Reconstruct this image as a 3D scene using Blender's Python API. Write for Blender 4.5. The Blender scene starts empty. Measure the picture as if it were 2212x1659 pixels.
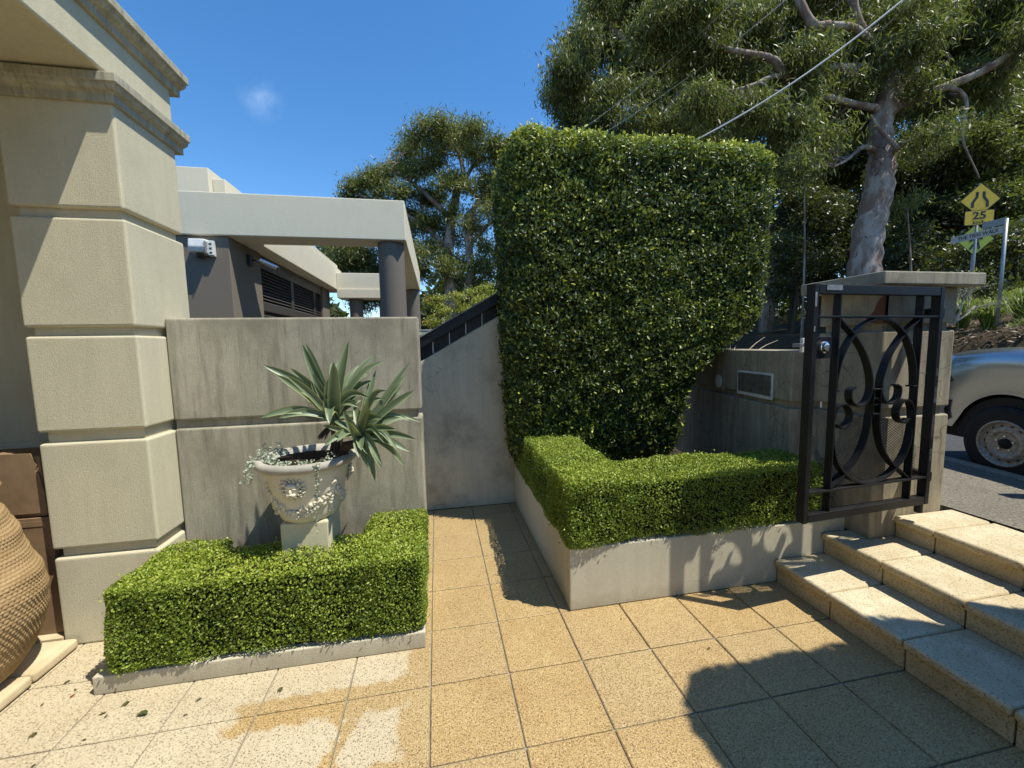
import bpy, bmesh, math, random
import numpy as np
from mathutils import Vector, Matrix

rnd = random.Random(7)
rng = np.random.default_rng(11)
scene = bpy.context.scene
col = scene.collection

# ------------------------------------------------------------------ camera
F_PX, CX, CY, W_PX = 868.0, 1106.0, 829.5, 2212.0
yaw, pitch, roll, EYE = math.radians(10.53), math.radians(5.37), math.radians(-1.1), 1.69
fw = Vector((math.sin(yaw) * math.cos(pitch), math.cos(yaw) * math.cos(pitch), -math.sin(pitch)))
rt0 = Vector((math.cos(yaw), -math.sin(yaw), 0)); up0 = rt0.cross(fw)
rt = math.cos(roll) * rt0 + math.sin(roll) * up0
up = -math.sin(roll) * rt0 + math.cos(roll) * up0
cam_d = bpy.data.cameras.new('camera'); cam = bpy.data.objects.new('camera', cam_d); col.objects.link(cam)
M4 = Matrix((rt, up, -fw)).transposed().to_4x4(); M4.translation = Vector((0, 0, EYE))
cam.matrix_world = M4
cam_d.sensor_width = 36.0; cam_d.lens = 36.0 * F_PX / W_PX
cam_d.clip_start = 0.05; cam_d.clip_end = 2000
scene.camera = cam

# ------------------------------------------------------------------ world, sun, exposure
SUN = Vector((0.44, -0.27, 1.0)).normalized()
elev = math.asin(SUN.z); azim = math.atan2(SUN.x, SUN.y)
world = bpy.data.worlds.new('World'); scene.world = world; world.use_nodes = True
nt = world.node_tree; nt.nodes.clear()
sky = nt.nodes.new('ShaderNodeTexSky'); sky.sky_type = 'NISHITA'; sky.sun_disc = False
sky.sun_elevation = elev; sky.sun_rotation = azim; sky.altitude = 60; sky.air_density = 1.0; sky.dust_density = 0.1; sky.ozone_density = 2.6
hsv = nt.nodes.new('ShaderNodeHueSaturation'); hsv.inputs['Saturation'].default_value = 1.27
nt.links.new(sky.outputs[0], hsv.inputs['Color'])
tc = nt.nodes.new('ShaderNodeTexCoord')
dotn = nt.nodes.new('ShaderNodeVectorMath'); dotn.operation = 'DISTANCE'
dotn.inputs[1].default_value = (-0.29465, 0.84128, 0.45323)
nrm = nt.nodes.new('ShaderNodeVectorMath'); nrm.operation = 'NORMALIZE'
nt.links.new(tc.outputs['Generated'], nrm.inputs[0]); nt.links.new(nrm.outputs[0], dotn.inputs[0])
nz = nt.nodes.new('ShaderNodeTexNoise'); nz.inputs['Scale'].default_value = 22; nz.inputs['Detail'].default_value = 6
nt.links.new(nrm.outputs[0], nz.inputs['Vector'])
mr = nt.nodes.new('ShaderNodeMapRange'); mr.inputs[1].default_value = 0.005; mr.inputs[2].default_value = 0.042; mr.inputs[3].default_value = 1.0; mr.inputs[4].default_value = 0.0
nt.links.new(dotn.outputs['Value'], mr.inputs[0])
mr2 = nt.nodes.new('ShaderNodeMapRange'); mr2.inputs[1].default_value = 0.42; mr2.inputs[2].default_value = 0.8; mr2.inputs[4].default_value = 0.16
nt.links.new(nz.outputs['Fac'], mr2.inputs[0])
mul = nt.nodes.new('ShaderNodeMath'); mul.operation = 'MULTIPLY'
nt.links.new(mr.outputs[0], mul.inputs[0]); nt.links.new(mr2.outputs[0], mul.inputs[1])
mixc = nt.nodes.new('ShaderNodeMix'); mixc.data_type = 'RGBA'
nt.links.new(mul.outputs[0], mixc.inputs[0]); nt.links.new(hsv.outputs[0], mixc.inputs[6]); mixc.inputs[7].default_value = (8, 9, 10, 1)
bg = nt.nodes.new('ShaderNodeBackground'); bg.inputs['Strength'].default_value = 0.145
wo = nt.nodes.new('ShaderNodeOutputWorld')
nt.links.new(mixc.outputs[2], bg.inputs['Color']); nt.links.new(bg.outputs[0], wo.inputs[0])

sun_d = bpy.data.lights.new('sun', 'SUN'); sun_o = bpy.data.objects.new('sun', sun_d); col.objects.link(sun_o)
sun_d.energy = 4.35; sun_d.angle = math.radians(0.53); sun_d.color = (1.0, 0.955, 0.83)
sun_o.rotation_euler = SUN.to_track_quat('Z', 'Y').to_euler()
sun_o.location = (10, -6, 20)
vs = scene.view_settings
vs.view_transform = 'Standard'; vs.look = 'None'; vs.gamma = 1.0; vs.use_curve_mapping = False; vs.exposure = 0.56
scene.render.engine = 'CYCLES'
scene.cycles.max_bounces = 6; scene.cycles.transparent_max_bounces = 8

# ------------------------------------------------------------------ helpers
def ray(px, py):
    return fw + rt * ((px - CX) / F_PX) + up * ((CY - py) / F_PX)
def at_d(px, py, d):            # a place seen along a line of sight, d metres out
    return Vector((0, 0, EYE)) + ray(px, py) * d
def at_y(px, py, y):
    r = ray(px, py); return Vector((0, 0, EYE)) + r * (y / r.y)
SD = Vector((0.208, 0.978, 0)); SN = Vector((0.978, -0.208, 0))        # along the street / across it
def st(n, s, z=0.0):
    p = SN * n + SD * s; return Vector((p.x, p.y, z))

class NT:
    def __init__(self, name):
        self.m = bpy.data.materials.new(name); self.m.use_nodes = True
        self.t = self.m.node_tree; self.t.nodes.clear()
        self.out = self.t.nodes.new('ShaderNodeOutputMaterial')
    def set(self, sock, v):
        if isinstance(v, bpy.types.NodeSocket): self.t.links.new(v, sock)
        else:
            if sock.type == 'RGBA' and len(v) == 3: v = (*v, 1)
            sock.default_value = v
    def n(self, typ, props=None, **ins):
        nd = self.t.nodes.new('ShaderNode' + typ)
        for k, v in (props or {}).items(): setattr(nd, k, v)
        for k, v in ins.items():
            key = int(k[1:]) if k[0] == 'i' and k[1:].isdigit() else k.replace('_', ' ')
            self.set(nd.inputs[key], v)
        return nd
    def pos(self): return self.n('NewGeometry').outputs['Position']
    def mapped(self, vec, scale): return self.n('Mapping', Vector=vec, Scale=scale).outputs[0]
    def noise(self, vec, scale, detail=4, rough=0.55, dist=0.0):
        return self.n('TexNoise', Vector=vec, Scale=scale, Detail=detail, Roughness=rough, Distortion=dist).outputs['Fac']
    def rng(self, v, a, b, c=0.0, d=1.0):
        return self.n('MapRange', {'clamp': True}, i0=v, i1=a, i2=b, i3=c, i4=d).outputs[0]
    def mix(self, f, a, b):
        nd = self.n('Mix', {'data_type': 'RGBA'}); self.set(nd.inputs[0], f); self.set(nd.inputs[6], a); self.set(nd.inputs[7], b)
        return nd.outputs[2]
    def math(self, op, a, b=0.0):
        return self.n('Math', {'operation': op}, i0=a, i1=b).outputs[0]
    def bump(self, h, s, d=0.01): return self.n('Bump', Height=h, Strength=s, Distance=d).outputs[0]
    def pbsdf(self, **k):
        b = self.n('BsdfPrincipled', None, **k); self.t.links.new(b.outputs[0], self.out.inputs[0]); return b

MATS = {}
def stucco(name, base, stain, amount=0.5, streak=0.0, bump=0.25, low=None, grain=420, stain_lo=0.48, crack=0.0):
    m = NT(name); p = m.pos()
    blot = m.noise(p, 2.3, 6, 0.62)
    f = m.rng(blot, stain_lo, stain_lo + 0.27, 0, amount)
    if streak:
        s = m.noise(m.mapped(p, (9, 9, 0.9)), 1.6, 5, 0.65)
        fs = m.rng(s, 0.40, 0.72, 0, streak)
        f = m.math('MAXIMUM', f, fs)
    fine = m.noise(p, 60, 4, 0.7)
    if streak > .5:
        s2 = m.noise(m.mapped(p, (38, 38, 2.6)), 1.0, 4, 0.7); f = m.math('MAXIMUM', f, m.math('MULTIPLY', m.rng(s2, 0.46, 0.7, 0, 0.75), m.rng(blot, 0.3, 0.55)))
    c = m.mix(f, base, stain)
    c = m.mix(m.rng(fine, 0.35, 0.75, 0, 0.22), c, stain)
    if crack:
        v = m.n('TexVoronoi', {'feature': 'DISTANCE_TO_EDGE'}, Vector=m.n('Mix', {'data_type': 'VECTOR'}, i0=0.12, i4=p, i5=m.n('TexNoise', Vector=p, Scale=5.0).outputs['Color']).outputs[1], Scale=7.0).outputs['Distance']
        where = m.rng(m.noise(p, 1.9, 3), 0.5, 0.62)
        c = m.mix(m.math('MULTIPLY', m.math('MULTIPLY', m.rng(v, 0.0, 0.022, 1, 0), where), crack), c, (0.06, 0.05, 0.035))
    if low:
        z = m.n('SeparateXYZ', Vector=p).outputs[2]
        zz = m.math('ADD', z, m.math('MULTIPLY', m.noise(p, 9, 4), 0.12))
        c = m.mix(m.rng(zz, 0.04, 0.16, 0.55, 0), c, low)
    g = m.noise(p, grain, 3, 0.7)
    g2 = m.noise(p, grain * 0.35, 3, 0.7)
    h = m.math('ADD', g, g2)
    m.pbsdf(Base_Color=c, Roughness=0.92, Normal=m.bump(h, bump, 0.006), Specular_IOR_Level=0.2)
    MATS[name] = m.m; return m.m

def plain(name, c, rough=0.6, metal=0.0, var=0.12, scale=25, bump=0.0, spec=0.5, coat=0.0):
    m = NT(name); p = m.pos()
    nzv = m.noise(p, scale, 5, 0.6)
    cc = m.mix(m.rng(nzv, 0.3, 0.7), [x * (1 - var) for x in c], [min(1, x * (1 + var)) for x in c])
    kw = dict(Base_Color=cc, Roughness=m.rng(nzv, 0.3, 0.7, max(0.02, rough - 0.08), min(1, rough + 0.08)), Metallic=metal, Specular_IOR_Level=spec, Coat_Weight=coat)
    if bump: kw['Normal'] = m.bump(nzv, bump, 0.01)
    m.pbsdf(**kw); MATS[name] = m.m; return m.m

def leafmat(name, cols, rough=0.45, trans=0.35, spec=0.5):
    m = NT(name)
    t = m.n('Attribute', {'attribute_name': 'tint'}).outputs['Fac']
    ramp = m.n('ValToRGB', Fac=t)
    el = ramp.color_ramp.elements
    while len(el) < len(cols): el.new(0.5)
    for i, (pos, c) in enumerate(cols): el[i].position = pos; el[i].color = (*c, 1)
    c = ramp.outputs[0]
    b = m.n('BsdfPrincipled', Base_Color=c, Roughness=rough, Specular_IOR_Level=spec)
    ct = m.mix(0.5, c, (0.25, 0.32, 0.03))
    tr = m.n('BsdfTranslucent', Color=ct)
    mx = m.n('MixShader', i0=trans); m.t.links.new(b.outputs[0], mx.inputs[1]); m.t.links.new(tr.outputs[0], mx.inputs[2])
    m.t.links.new(mx.outputs[0], m.out.inputs[0]); MATS[name] = m.m; return m.m

# --- mesh building
def link(name, me, mat, parent=None):
    o = bpy.data.objects.new(name, me); col.objects.link(o)
    if mat and not me.materials: me.materials.append(MATS[mat] if isinstance(mat, str) else mat)
    if parent: o.parent = parent
    return o
def tag(o, label, cat, group=None):
    o['label'] = label; o['category'] = cat
    if group: o['group'] = group
    return o
def thing(name, label, cat, loc=(0, 0, 0), group=None):
    o = bpy.data.objects.new(name, None); col.objects.link(o); o.location = loc; o.empty_display_size = 0.1
    return tag(o, label, cat, group)
def setting(o, kind='structure'): o['kind'] = kind; return o

class MB:
    def __init__(s): s.v = []; s.f = []
    def add(s, vs, fs):
        k = len(s.v); s.v += [tuple(v) for v in vs]; s.f += [tuple(i + k for i in f) for f in fs]; return s
    def box(s, x0, x1, y0, y1, z0, z1):
        return s.add([(x0, y0, z0), (x1, y0, z0), (x1, y1, z0), (x0, y1, z0), (x0, y0, z1), (x1, y0, z1), (x1, y1, z1), (x0, y1, z1)],
                     [(3, 2, 1, 0), (4, 5, 6, 7), (0, 1, 5, 4), (1, 2, 6, 5), (2, 3, 7, 6), (3, 0, 4, 7)])
    def obox(s, c, ax, ay, az):            # oriented box from centre and half-axes
        c, ax, ay, az = map(Vector, (c, ax, ay, az))
        vs = [c + sx * ax + sy * ay + sz * az for sz in (-1, 1) for sx, sy in ((-1, -1), (1, -1), (1, 1), (-1, 1))]
        return s.add(vs, [(3, 2, 1, 0), (4, 5, 6, 7), (0, 1, 5, 4), (1, 2, 6, 5), (2, 3, 7, 6), (3, 0, 4, 7)])
    def tube(s, pts, rads, sides=8, cap=True):
        pts = [Vector(p) for p in pts]; n = len(pts)
        if not hasattr(rads, '__len__'): rads = [rads] * n
        rings = []; ref = Vector((0.31, 0.47, 0.83))
        for i, p in enumerate(pts):
            d = (pts[min(i + 1, n - 1)] - pts[max(i - 1, 0)]).normalized()
            a = d.cross(ref)
            if a.length < 1e-3: a = d.cross(Vector((1, 0, 0)))
            a.normalize(); b = d.cross(a); ref = b.cross(d) if False else ref
            rings.append([p + rads[i] * (math.cos(2 * math.pi * k / sides) * a + math.sin(2 * math.pi * k / sides) * b) for k in range(sides)])
        vs = [v for r in rings for v in r]; fs = []
        for i in range(n - 1):
            for k in range(sides):
                a, b = i * sides + k, i * sides + (k + 1) % sides
                fs.append((a, b, b + sides, a + sides))
        if cap: fs += [tuple(range(sides))[::-1], tuple(range((n - 1) * sides, n * sides))]
        return s.add(vs, fs)
    def lathe(s, prof, c=(0, 0, 0), seg=40, ax='z', wob=None):
        vs = []; fs = []; m = len(prof)
        for k in range(seg):
            a = 2 * math.pi * k / seg
            for j, (r, z) in enumerate(prof):
                rr = r * (1 + (wob(a, z) if wob else 0))
                v = (rr * math.cos(a), rr * math.sin(a), z)
                if ax == 'y': v = (v[0], v[2], v[1])
                if ax == 'x': v = (v[2], v[0], v[1])
                vs.append((v[0] + c[0], v[1] + c[1], v[2] + c[2]))
        for k in range(seg):
            for j in range(m - 1):
                a, b = k * m + j, ((k + 1) % seg) * m + j
                fs.append((a, b, b + 1, a + 1))
        return s.add(vs, fs)
    def prism(s, poly, y0, y1, plane='xz'):
        n = len(poly)
        f = (lambda p, y: (p[0], y, p[1])) if plane == 'xz' else ((lambda p, y: (p[0], p[1], y)) if plane == 'xy' else (lambda p, y: (y, p[0], p[1])))
        vs = [f(p, y0) for p in poly] + [f(p, y1) for p in poly]
        return s.add(vs, [tuple(range(n))[::-1], tuple(range(n, 2 * n))] + [(i, (i + 1) % n, (i + 1) % n + n, i + n) for i in range(n)])
    def ball(s, c, rx, ry=None, rz=None, seg=10, rings=7):
        ry = ry or rx; rz = rz or rx; vs = []; fs = []
        for i in range(rings + 1):
            t = math.pi * i / rings
            for k in range(seg):
                a = 2 * math.pi * k / seg
                vs.append((c[0] + rx * math.sin(t) * math.cos(a), c[1] + ry * math.sin(t) * math.sin(a), c[2] + rz * math.cos(t)))
        for i in range(rings):
            for k in range(seg):
                a, b = i * seg + k, i * seg + (k + 1) % seg
                fs.append((a, a + seg, b + seg, b))
        return s.add(vs, fs)
    def mesh(s, name='mesh', smooth=False, bevel=0.0, bseg=2, normals=True):
        me = bpy.data.meshes.new(name); me.from_pydata(s.v, [], s.f); me.update()
        if bevel or normals:
            bm = bmesh.new(); bm.from_mesh(me)
            if normals: bmesh.ops.recalc_face_normals(bm, faces=bm.faces)
            if bevel:
                es = [e for e in bm.edges if len(e.link_faces) == 2 and e.calc_face_angle(0) > 0.5]
                bmesh.ops.bevel(bm, geom=es, offset=bevel, segments=bseg, affect='EDGES', profile=0.5)
            bm.to_mesh(me); bm.free()
        if smooth: me.polygons.foreach_set('use_smooth', [True] * len(me.polygons))
        return me
    def build(s, name, mat, parent=None, smooth=False, bevel=0.0, bseg=2, **k):
        return link(name, s.mesh(name, smooth, bevel, bseg, **k), mat, parent)

def autosmooth(o, ang=40):
    me = o.data
    bm = bmesh.new(); bm.from_mesh(me)
    for f in bm.faces: f.smooth = True
    for e in bm.edges:
        if len(e.link_faces) == 2 and e.calc_face_angle(0) > math.radians(ang): e.smooth = False
    bm.to_mesh(me); bm.free(); return o

def box(name, mat, parent, x0, x1, y0, y1, z0, z1, bevel=0.006, bseg=2):
    return MB().box(x0, x1, y0, y1, z0, z1).build(name, mat, parent, bevel=bevel, bseg=bseg)

def np_mesh(name, verts, quads, tint=None, smooth=False):
    me = bpy.data.meshes.new(name)
    nv, nf = len(verts), len(quads); k = quads.shape[1]
    me.vertices.add(nv); me.vertices.foreach_set('co', np.asarray(verts, np.float32).ravel())
    me.loops.add(nf * k); me.loops.foreach_set('vertex_index', np.asarray(quads, np.int32).ravel())
    me.polygons.add(nf); me.polygons.foreach_set('loop_start', np.arange(0, nf * k, k, dtype=np.int32))
    try: me.polygons.foreach_set('loop_total', np.full(nf, k, np.int32))
    except Exception: pass
    if tint is not None:
        a = me.attributes.new('tint', 'FLOAT', 'POINT'); a.data.foreach_set('value', np.asarray(tint, np.float32))
    me.update(calc_edges=True); me.validate()
    if smooth: me.polygons.foreach_set('use_smooth', np.ones(nf, bool))
    return me

def unit(a): return a / np.maximum(np.linalg.norm(a, axis=-1, keepdims=True), 1e-9)

def leaves_mesh(name, P, D, N, L, Wd, tint, fold=0.25, quadonly=False, curl=0.0):
    """P base points, D leaf direction, N leaf normal, L length, Wd width: folded leaves of two quads (or one)."""
    D = unit(D); S = unit(np.cross(D, N)); N = np.cross(S, D)
    L = L[:, None]; Wd = Wd[:, None]; n = len(P)
    if quadonly:
        a = P; b = P + D * L * .45 + S * Wd * .5 + N * fold * Wd * .3; c = P + D * L - N * L * curl; d = P + D * L * .45 - S * Wd * .5 + N * fold * Wd * .3
        V = np.stack([a, b, c, d], 1).reshape(-1, 3); Q = np.arange(4 * n).reshape(n, 4)
        return np_mesh(name, V, Q, np.repeat(tint, 4))
    base = P; tip = P + D * L - N * L * curl
    l1 = P + D * L * .28 + S * Wd * .45 + N * fold * Wd * .5; l2 = P + D * L * .68 + S * Wd * .42 + N * (fold * Wd * .5 - L * curl * .3)
    r1 = P + D * L * .28 - S * Wd * .45 + N * fold * Wd * .5; r2 = P + D * L * .68 - S * Wd * .42 + N * (fold * Wd * .5 - L * curl * .3)
    V = np.stack([base, l1, l2, tip, r2, r1], 1).reshape(-1, 3)
    k = np.arange(n)[:, None] * 6
    Q = np.concatenate([k + np.array([[0, 1, 2, 3]]), k + np.array([[0, 3, 4, 5]])], 0)
    return np_mesh(name, V, Q, np.repeat(tint, 6))

def vnoise(P, s, seed=0):
    r = np.random.default_rng(seed); out = np.zeros(len(P))
    for o in range(4):
        k = r.normal(size=(3, 3)) * s * (1.6 ** o); ph = r.uniform(0, 6.28, 3)
        out += (np.sin(P @ k.T + ph).sum(1) / 3) * 0.6 ** o
    return out

# ------------------------------------------------------------------ materials
stucco('house_render', (0.60, 0.55, 0.395), (0.40, 0.365, 0.25), 0.5, 0.32, 0.5)
stucco('cornice_render', (0.50, 0.465, 0.345), (0.13, 0.12, 0.09), 0.6, 0.62, 0.35)
stucco('stained_render', (0.47, 0.435, 0.33), (0.145, 0.128, 0.092), 0.62, 0.85, 0.55, stain_lo=0.40)
stucco('stair_render', (0.58, 0.525, 0.39), (0.20, 0.18, 0.14), 0.75, 0.3, 0.3, stain_lo=0.44, crack=0.35)
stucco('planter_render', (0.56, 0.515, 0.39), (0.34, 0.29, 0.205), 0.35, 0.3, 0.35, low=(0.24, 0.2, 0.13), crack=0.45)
stucco('pillar_render', (0.44, 0.385, 0.28), (0.10, 0.085, 0.058), 0.72, 0.72, 0.35, stain_lo=0.46, crack=0.9)
stucco('cap_render', (0.46, 0.43, 0.335), (0.13, 0.118, 0.09), 0.8, 0.75, 0.5, stain_lo=0.42)
stucco('pavilion_beam', (0.62, 0.575, 0.45), (0.50, 0.44, 0.335), 0.4, 0.15, 0.4, grain=120)
stucco('pavilion_wall', (0.19, 0.16, 0.125), (0.155, 0.13, 0.10), 0.4, 0.1, 0.25)
stucco('pavilion_column', (0.15, 0.132, 0.112), (0.12, 0.106, 0.09), 0.4, 0.1, 0.15)
stucco('brick_patch', (0.17, 0.075, 0.045), (0.09, 0.05, 0.035), 0.6, 0, 0.6)
stucco('urn_stone', (0.70, 0.645, 0.49), (0.44, 0.385, 0.26), 0.45, 0.25, 0.3)
stucco('urn_rim', (0.50, 0.47, 0.40), (0.22, 0.20, 0.16), 0.75, 0.0, 0.5, stain_lo=0.40)
stucco('pedestal_stone', (0.64, 0.575, 0.40), (0.46, 0.42, 0.26), 0.5, 0.3, 0.3)
plain('black_paint', (0.005, 0.005, 0.0065), 0.5, 0.0, 0.5, 14, spec=0.38)
plain('black_worn', (0.055, 0.06, 0.065), 0.38, 0.0, 0.9, 40)
plain('chrome', (0.7, 0.7, 0.7), 0.22, 1.0, 0.1)
plain('brushed_steel', (0.24, 0.245, 0.235), 0.42, 0.7, 0.35, 18)
plain('galv', (0.30, 0.31, 0.32), 0.5, 0.6, 0.2, 30)
plain('white_plastic', (0.66, 0.66, 0.62), 0.45, 0, 0.12, 18)
plain('dark_plastic', (0.02, 0.022, 0.02), 0.5, 0, 0.2)
plain('louvre_paint', (0.05, 0.046, 0.042), 0.5, 0, 0.15)
plain('cardboard', (0.25, 0.165, 0.095), 0.9, 0, 0.14, 12, spec=0.1)
plain('soil', (0.03, 0.022, 0.015), 0.95, 0, 0.6, 40, 0.8, spec=0.1)
plain('asphalt', (0.06, 0.06, 0.062), 0.85, 0, 0.35, 60, 0.3, spec=0.2)
plain('kerb_concrete', (0.26, 0.235, 0.18), 0.9, 0, 0.3, 14, 0.3, spec=0.2)
plain('sign_yellow', (0.66, 0.42, 0.012), 0.4, 0, 0.12, 12)
plain('sign_lime', (0.36, 0.42, 0.03), 0.4, 0, 0.12, 12)
plain('sign_white', (0.42, 0.41, 0.38), 0.5, 0, 0.15, 12)
plain('sign_black', (0.01, 0.01, 0.01), 0.5, 0, 0.1)
plain('tyre_rubber', (0.018, 0.018, 0.018), 0.75, 0, 0.3, 30, spec=0.3)
plain('rim_steel', (0.36, 0.33, 0.28), 0.5, 0.35, 0.5, 45, 0.1)
plain('lamp_glass', (0.55, 0.55, 0.55), 0.1, 0.3, 0.05)
plain('lamp_amber', (0.6, 0.15, 0.02), 0.2, 0, 0.1)
plain('bumper_plastic', (0.2, 0.195, 0.185), 0.45, 0.2, 0.15)
plain('car_glass', (0.015, 0.02, 0.022), 0.06, 0, 0.05, spec=0.8)
plain('wire_grey', (0.55, 0.55, 0.53), 0.5, 0.2, 0.05)
plain('wire_dark', (0.16, 0.16, 0.15), 0.6, 0.0, 0.05)
plain('twig', (0.06, 0.045, 0.03), 0.9, 0, 0.4, 30)
plain('grey_twig', (0.30, 0.26, 0.21), 0.9, 0, 0.3, 30)
plain('hedge_core', (0.022, 0.024, 0.012), 1.0, 0, 0.3, 60, spec=0.0)  # near-black fill; the darkness of the leaf gaps is put into this colour
plain('dry_straw', (0.55, 0.47, 0.32), 0.8, 0, 0.15)
plain('plant_stem', (0.045, 0.026, 0.018), 0.8, 0, 0.5, 60, 0.6)

m = NT('car_paint'); p = m.pos()
m.pbsdf(Base_Color=(0.44, 0.46, 0.48), Roughness=m.rng(m.noise(p, 30), 0.3, 0.7, 0.2, 0.25), Metallic=0.85, Coat_Weight=0.7, Coat_Roughness=0.06, Specular_IOR_Level=0.5)
MATS['car_paint'] = m.m

def terrace_mat(name, wet_logic):
    m = NT(name); p = m.pos()
    xyz = m.n('SeparateXYZ', Vector=p); x, y = xyz.outputs[0], xyz.outputs[1]
    ri = m.n('ObjectInfo').outputs['Random']
    speck = m.n('TexVoronoi', Vector=p, Scale=112.0, Randomness=1.0)
    big = m.rng(speck.outputs['Distance'], 0.22, 0.42, 1, 0)
    rc = m.n('SeparateColor', Color=speck.outputs['Color']).outputs[0]
    dark = m.math('MULTIPLY', big, m.rng(rc, 0.45, 0.52))
    pale = m.math('MULTIPLY', big, m.rng(rc, 0.3, 0.26))
    blot = m.noise(p, 3.1, 5, 0.6); fine = m.noise(p, 38, 5, 0.75)
    dry = m.mix(m.rng(blot, 0.35, 0.7), (0.55, 0.475, 0.335), (0.45, 0.37, 0.245))
    dry = m.mix(m.rng(fine, 0.35, 0.7, 0, 0.6), dry, (0.42, 0.345, 0.23))
    wetc = m.mix(m.rng(blot, 0.35, 0.68), (0.49, 0.345, 0.15), (0.39, 0.25, 0.10))
    wetc = m.mix(m.rng(fine, 0.35, 0.7, 0, 0.65), wetc, (0.34, 0.22, 0.09))
    wetc = m.mix(m.rng(ri, 0, 1, 0, 0.55), wetc, (0.40, 0.30, 0.155))
    if wet_logic:
        d1 = m.noise(p, 7.0, 5, 0.6); d2 = m.noise(m.mapped(p, (1, 1, 1)), 11.0, 4, 0.6)
        xx = m.math('ADD', x, m.math('MULTIPLY', m.math('SUBTRACT', d1, 0.5), 0.34))
        yy = m.math('ADD', y, m.math('MULTIPLY', m.math('SUBTRACT', d2, 0.5), 0.16))
        A = m.math('MULTIPLY', m.rng(xx, -0.20, -0.25), m.rng(yy, 1.975, 2.005))
        B = m.math('MULTIPLY', m.rng(xx, -0.19, -0.24), m.rng(yy, 1.845, 1.815))
        B = m.math('MULTIPLY', B, m.math('MAXIMUM', m.rng(yy, 1.56, 1.575), m.rng(xx, -0.44, -0.46)))
        Cc = m.rng(xx, -0.98, -1.02)
        jx = m.rng(m.math('ABSOLUTE', m.math('ADD', xx, 0.475)), 0.03, 0.045)
        dr = m.math('MAXIMUM', m.math('MAXIMUM', m.math('MULTIPLY', A, 1.0), m.math('MULTIPLY', B, jx)), Cc)
        wet = m.math('SUBTRACT', 1.0, dr)
    else: wet = 0.0
    c = m.mix(wet, dry, wetc)
    gr_ = m.noise(p, 150, 2, 0.6); c = m.mix(m.rng(gr_, 0.52, 0.61, 0, 0.66), c, m.mix(wet, (0.27, 0.215, 0.135), (0.17, 0.105, 0.042)))
    c = m.mix(m.rng(gr_, 0.45, 0.36, 0, 0.3), c, (0.66, 0.56, 0.36))
    c = m.mix(m.math('MULTIPLY', dark, 0.85), c, (0.11, 0.068, 0.033))
    c = m.mix(m.math('MULTIPLY', pale, 0.4), c, (0.72, 0.62, 0.42))
    rough = m.rng(wet, 0, 1, 0.9, 0.5) if wet_logic else 0.9
    h = m.math('SUBTRACT', fine, m.math('MULTIPLY', big, 0.4))
    m.pbsdf(Base_Color=c, Roughness=rough, Normal=m.bump(h, 0.35, 0.004), Specular_IOR_Level=0.3)
    MATS[name] = m.m
terrace_mat('paver', True)

m = NT('step_stone'); p = m.pos()
speck = m.n('TexVoronoi', Vector=p, Scale=100.0)
rc = m.n('SeparateColor', Color=speck.outputs['Color']).outputs[0]
pit = m.math('MULTIPLY', m.rng(speck.outputs['Distance'], 0.2, 0.4, 1, 0), m.rng(rc, 0.5, 0.6))
blot = m.noise(p, 4.5, 6, 0.65); fine = m.noise(p, 45, 5, 0.75)
c = m.mix(m.rng(blot, 0.38, 0.68), (0.64, 0.565, 0.40), (0.47, 0.38, 0.23))
c = m.mix(m.rng(fine, 0.35, 0.72, 0, 0.5), c, (0.42, 0.34, 0.21))
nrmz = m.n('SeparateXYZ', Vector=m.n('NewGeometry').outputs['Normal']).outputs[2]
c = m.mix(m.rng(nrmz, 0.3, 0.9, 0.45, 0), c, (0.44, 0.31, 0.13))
c = m.mix(m.math('MULTIPLY', pit, 0.75), c, (0.14, 0.1, 0.055))
m.pbsdf(Base_Color=c, Roughness=0.9, Normal=m.bump(m.math('SUBTRACT', fine, m.math('MULTIPLY', pit, 0.8)), 0.5, 0.005), Specular_IOR_Level=0.2)
MATS['step_stone'] = m.m

m = NT('sandstone_smooth'); p = m.pos()
c = m.mix(m.rng(m.noise(p, 6, 6, 0.65), 0.35, 0.7), (0.62, 0.53, 0.36), (0.46, 0.37, 0.22))
m.pbsdf(Base_Color=c, Roughness=0.85, Normal=m.bump(m.noise(p, 60, 5, 0.7), 0.25, 0.004), Specular_IOR_Level=0.25)
MATS['sandstone_smooth'] = m.m

m = NT('footpath_concrete'); p = m.pos()
sp = m.noise(p, 70, 4, 0.85); bl = m.noise(p, 2.5, 5, 0.6)
c = m.mix(m.rng(sp, 0.36, 0.64), (0.05, 0.043, 0.034), (0.30, 0.27, 0.215))
c = m.mix(m.rng(bl, 0.4, 0.7, 0, 0.5), c, (0.12, 0.11, 0.09))
m.pbsdf(Base_Color=c, Roughness=0.9, Normal=m.bump(sp, 0.6, 0.006), Specular_IOR_Level=0.2)
MATS['footpath_concrete'] = m.m

m = NT('bank_mulch'); p = m.pos()
sp = m.noise(m.mapped(p, (1, 1, 2)), 22, 6, 0.8); bl = m.noise(p, 1.1, 4)
c = m.mix(m.rng(sp, 0.38, 0.7), (0.028, 0.02, 0.013), (0.23, 0.165, 0.105))
c = m.mix(m.rng(bl, 0.5, 0.65, 0, 0.5), c, (0.05, 0.05, 0.02))
m.pbsdf(Base_Color=c, Roughness=1.0, Normal=m.bump(sp, 1.0, 0.05), Specular_IOR_Level=0.1)
MATS['bank_mulch'] = m.m

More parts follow.
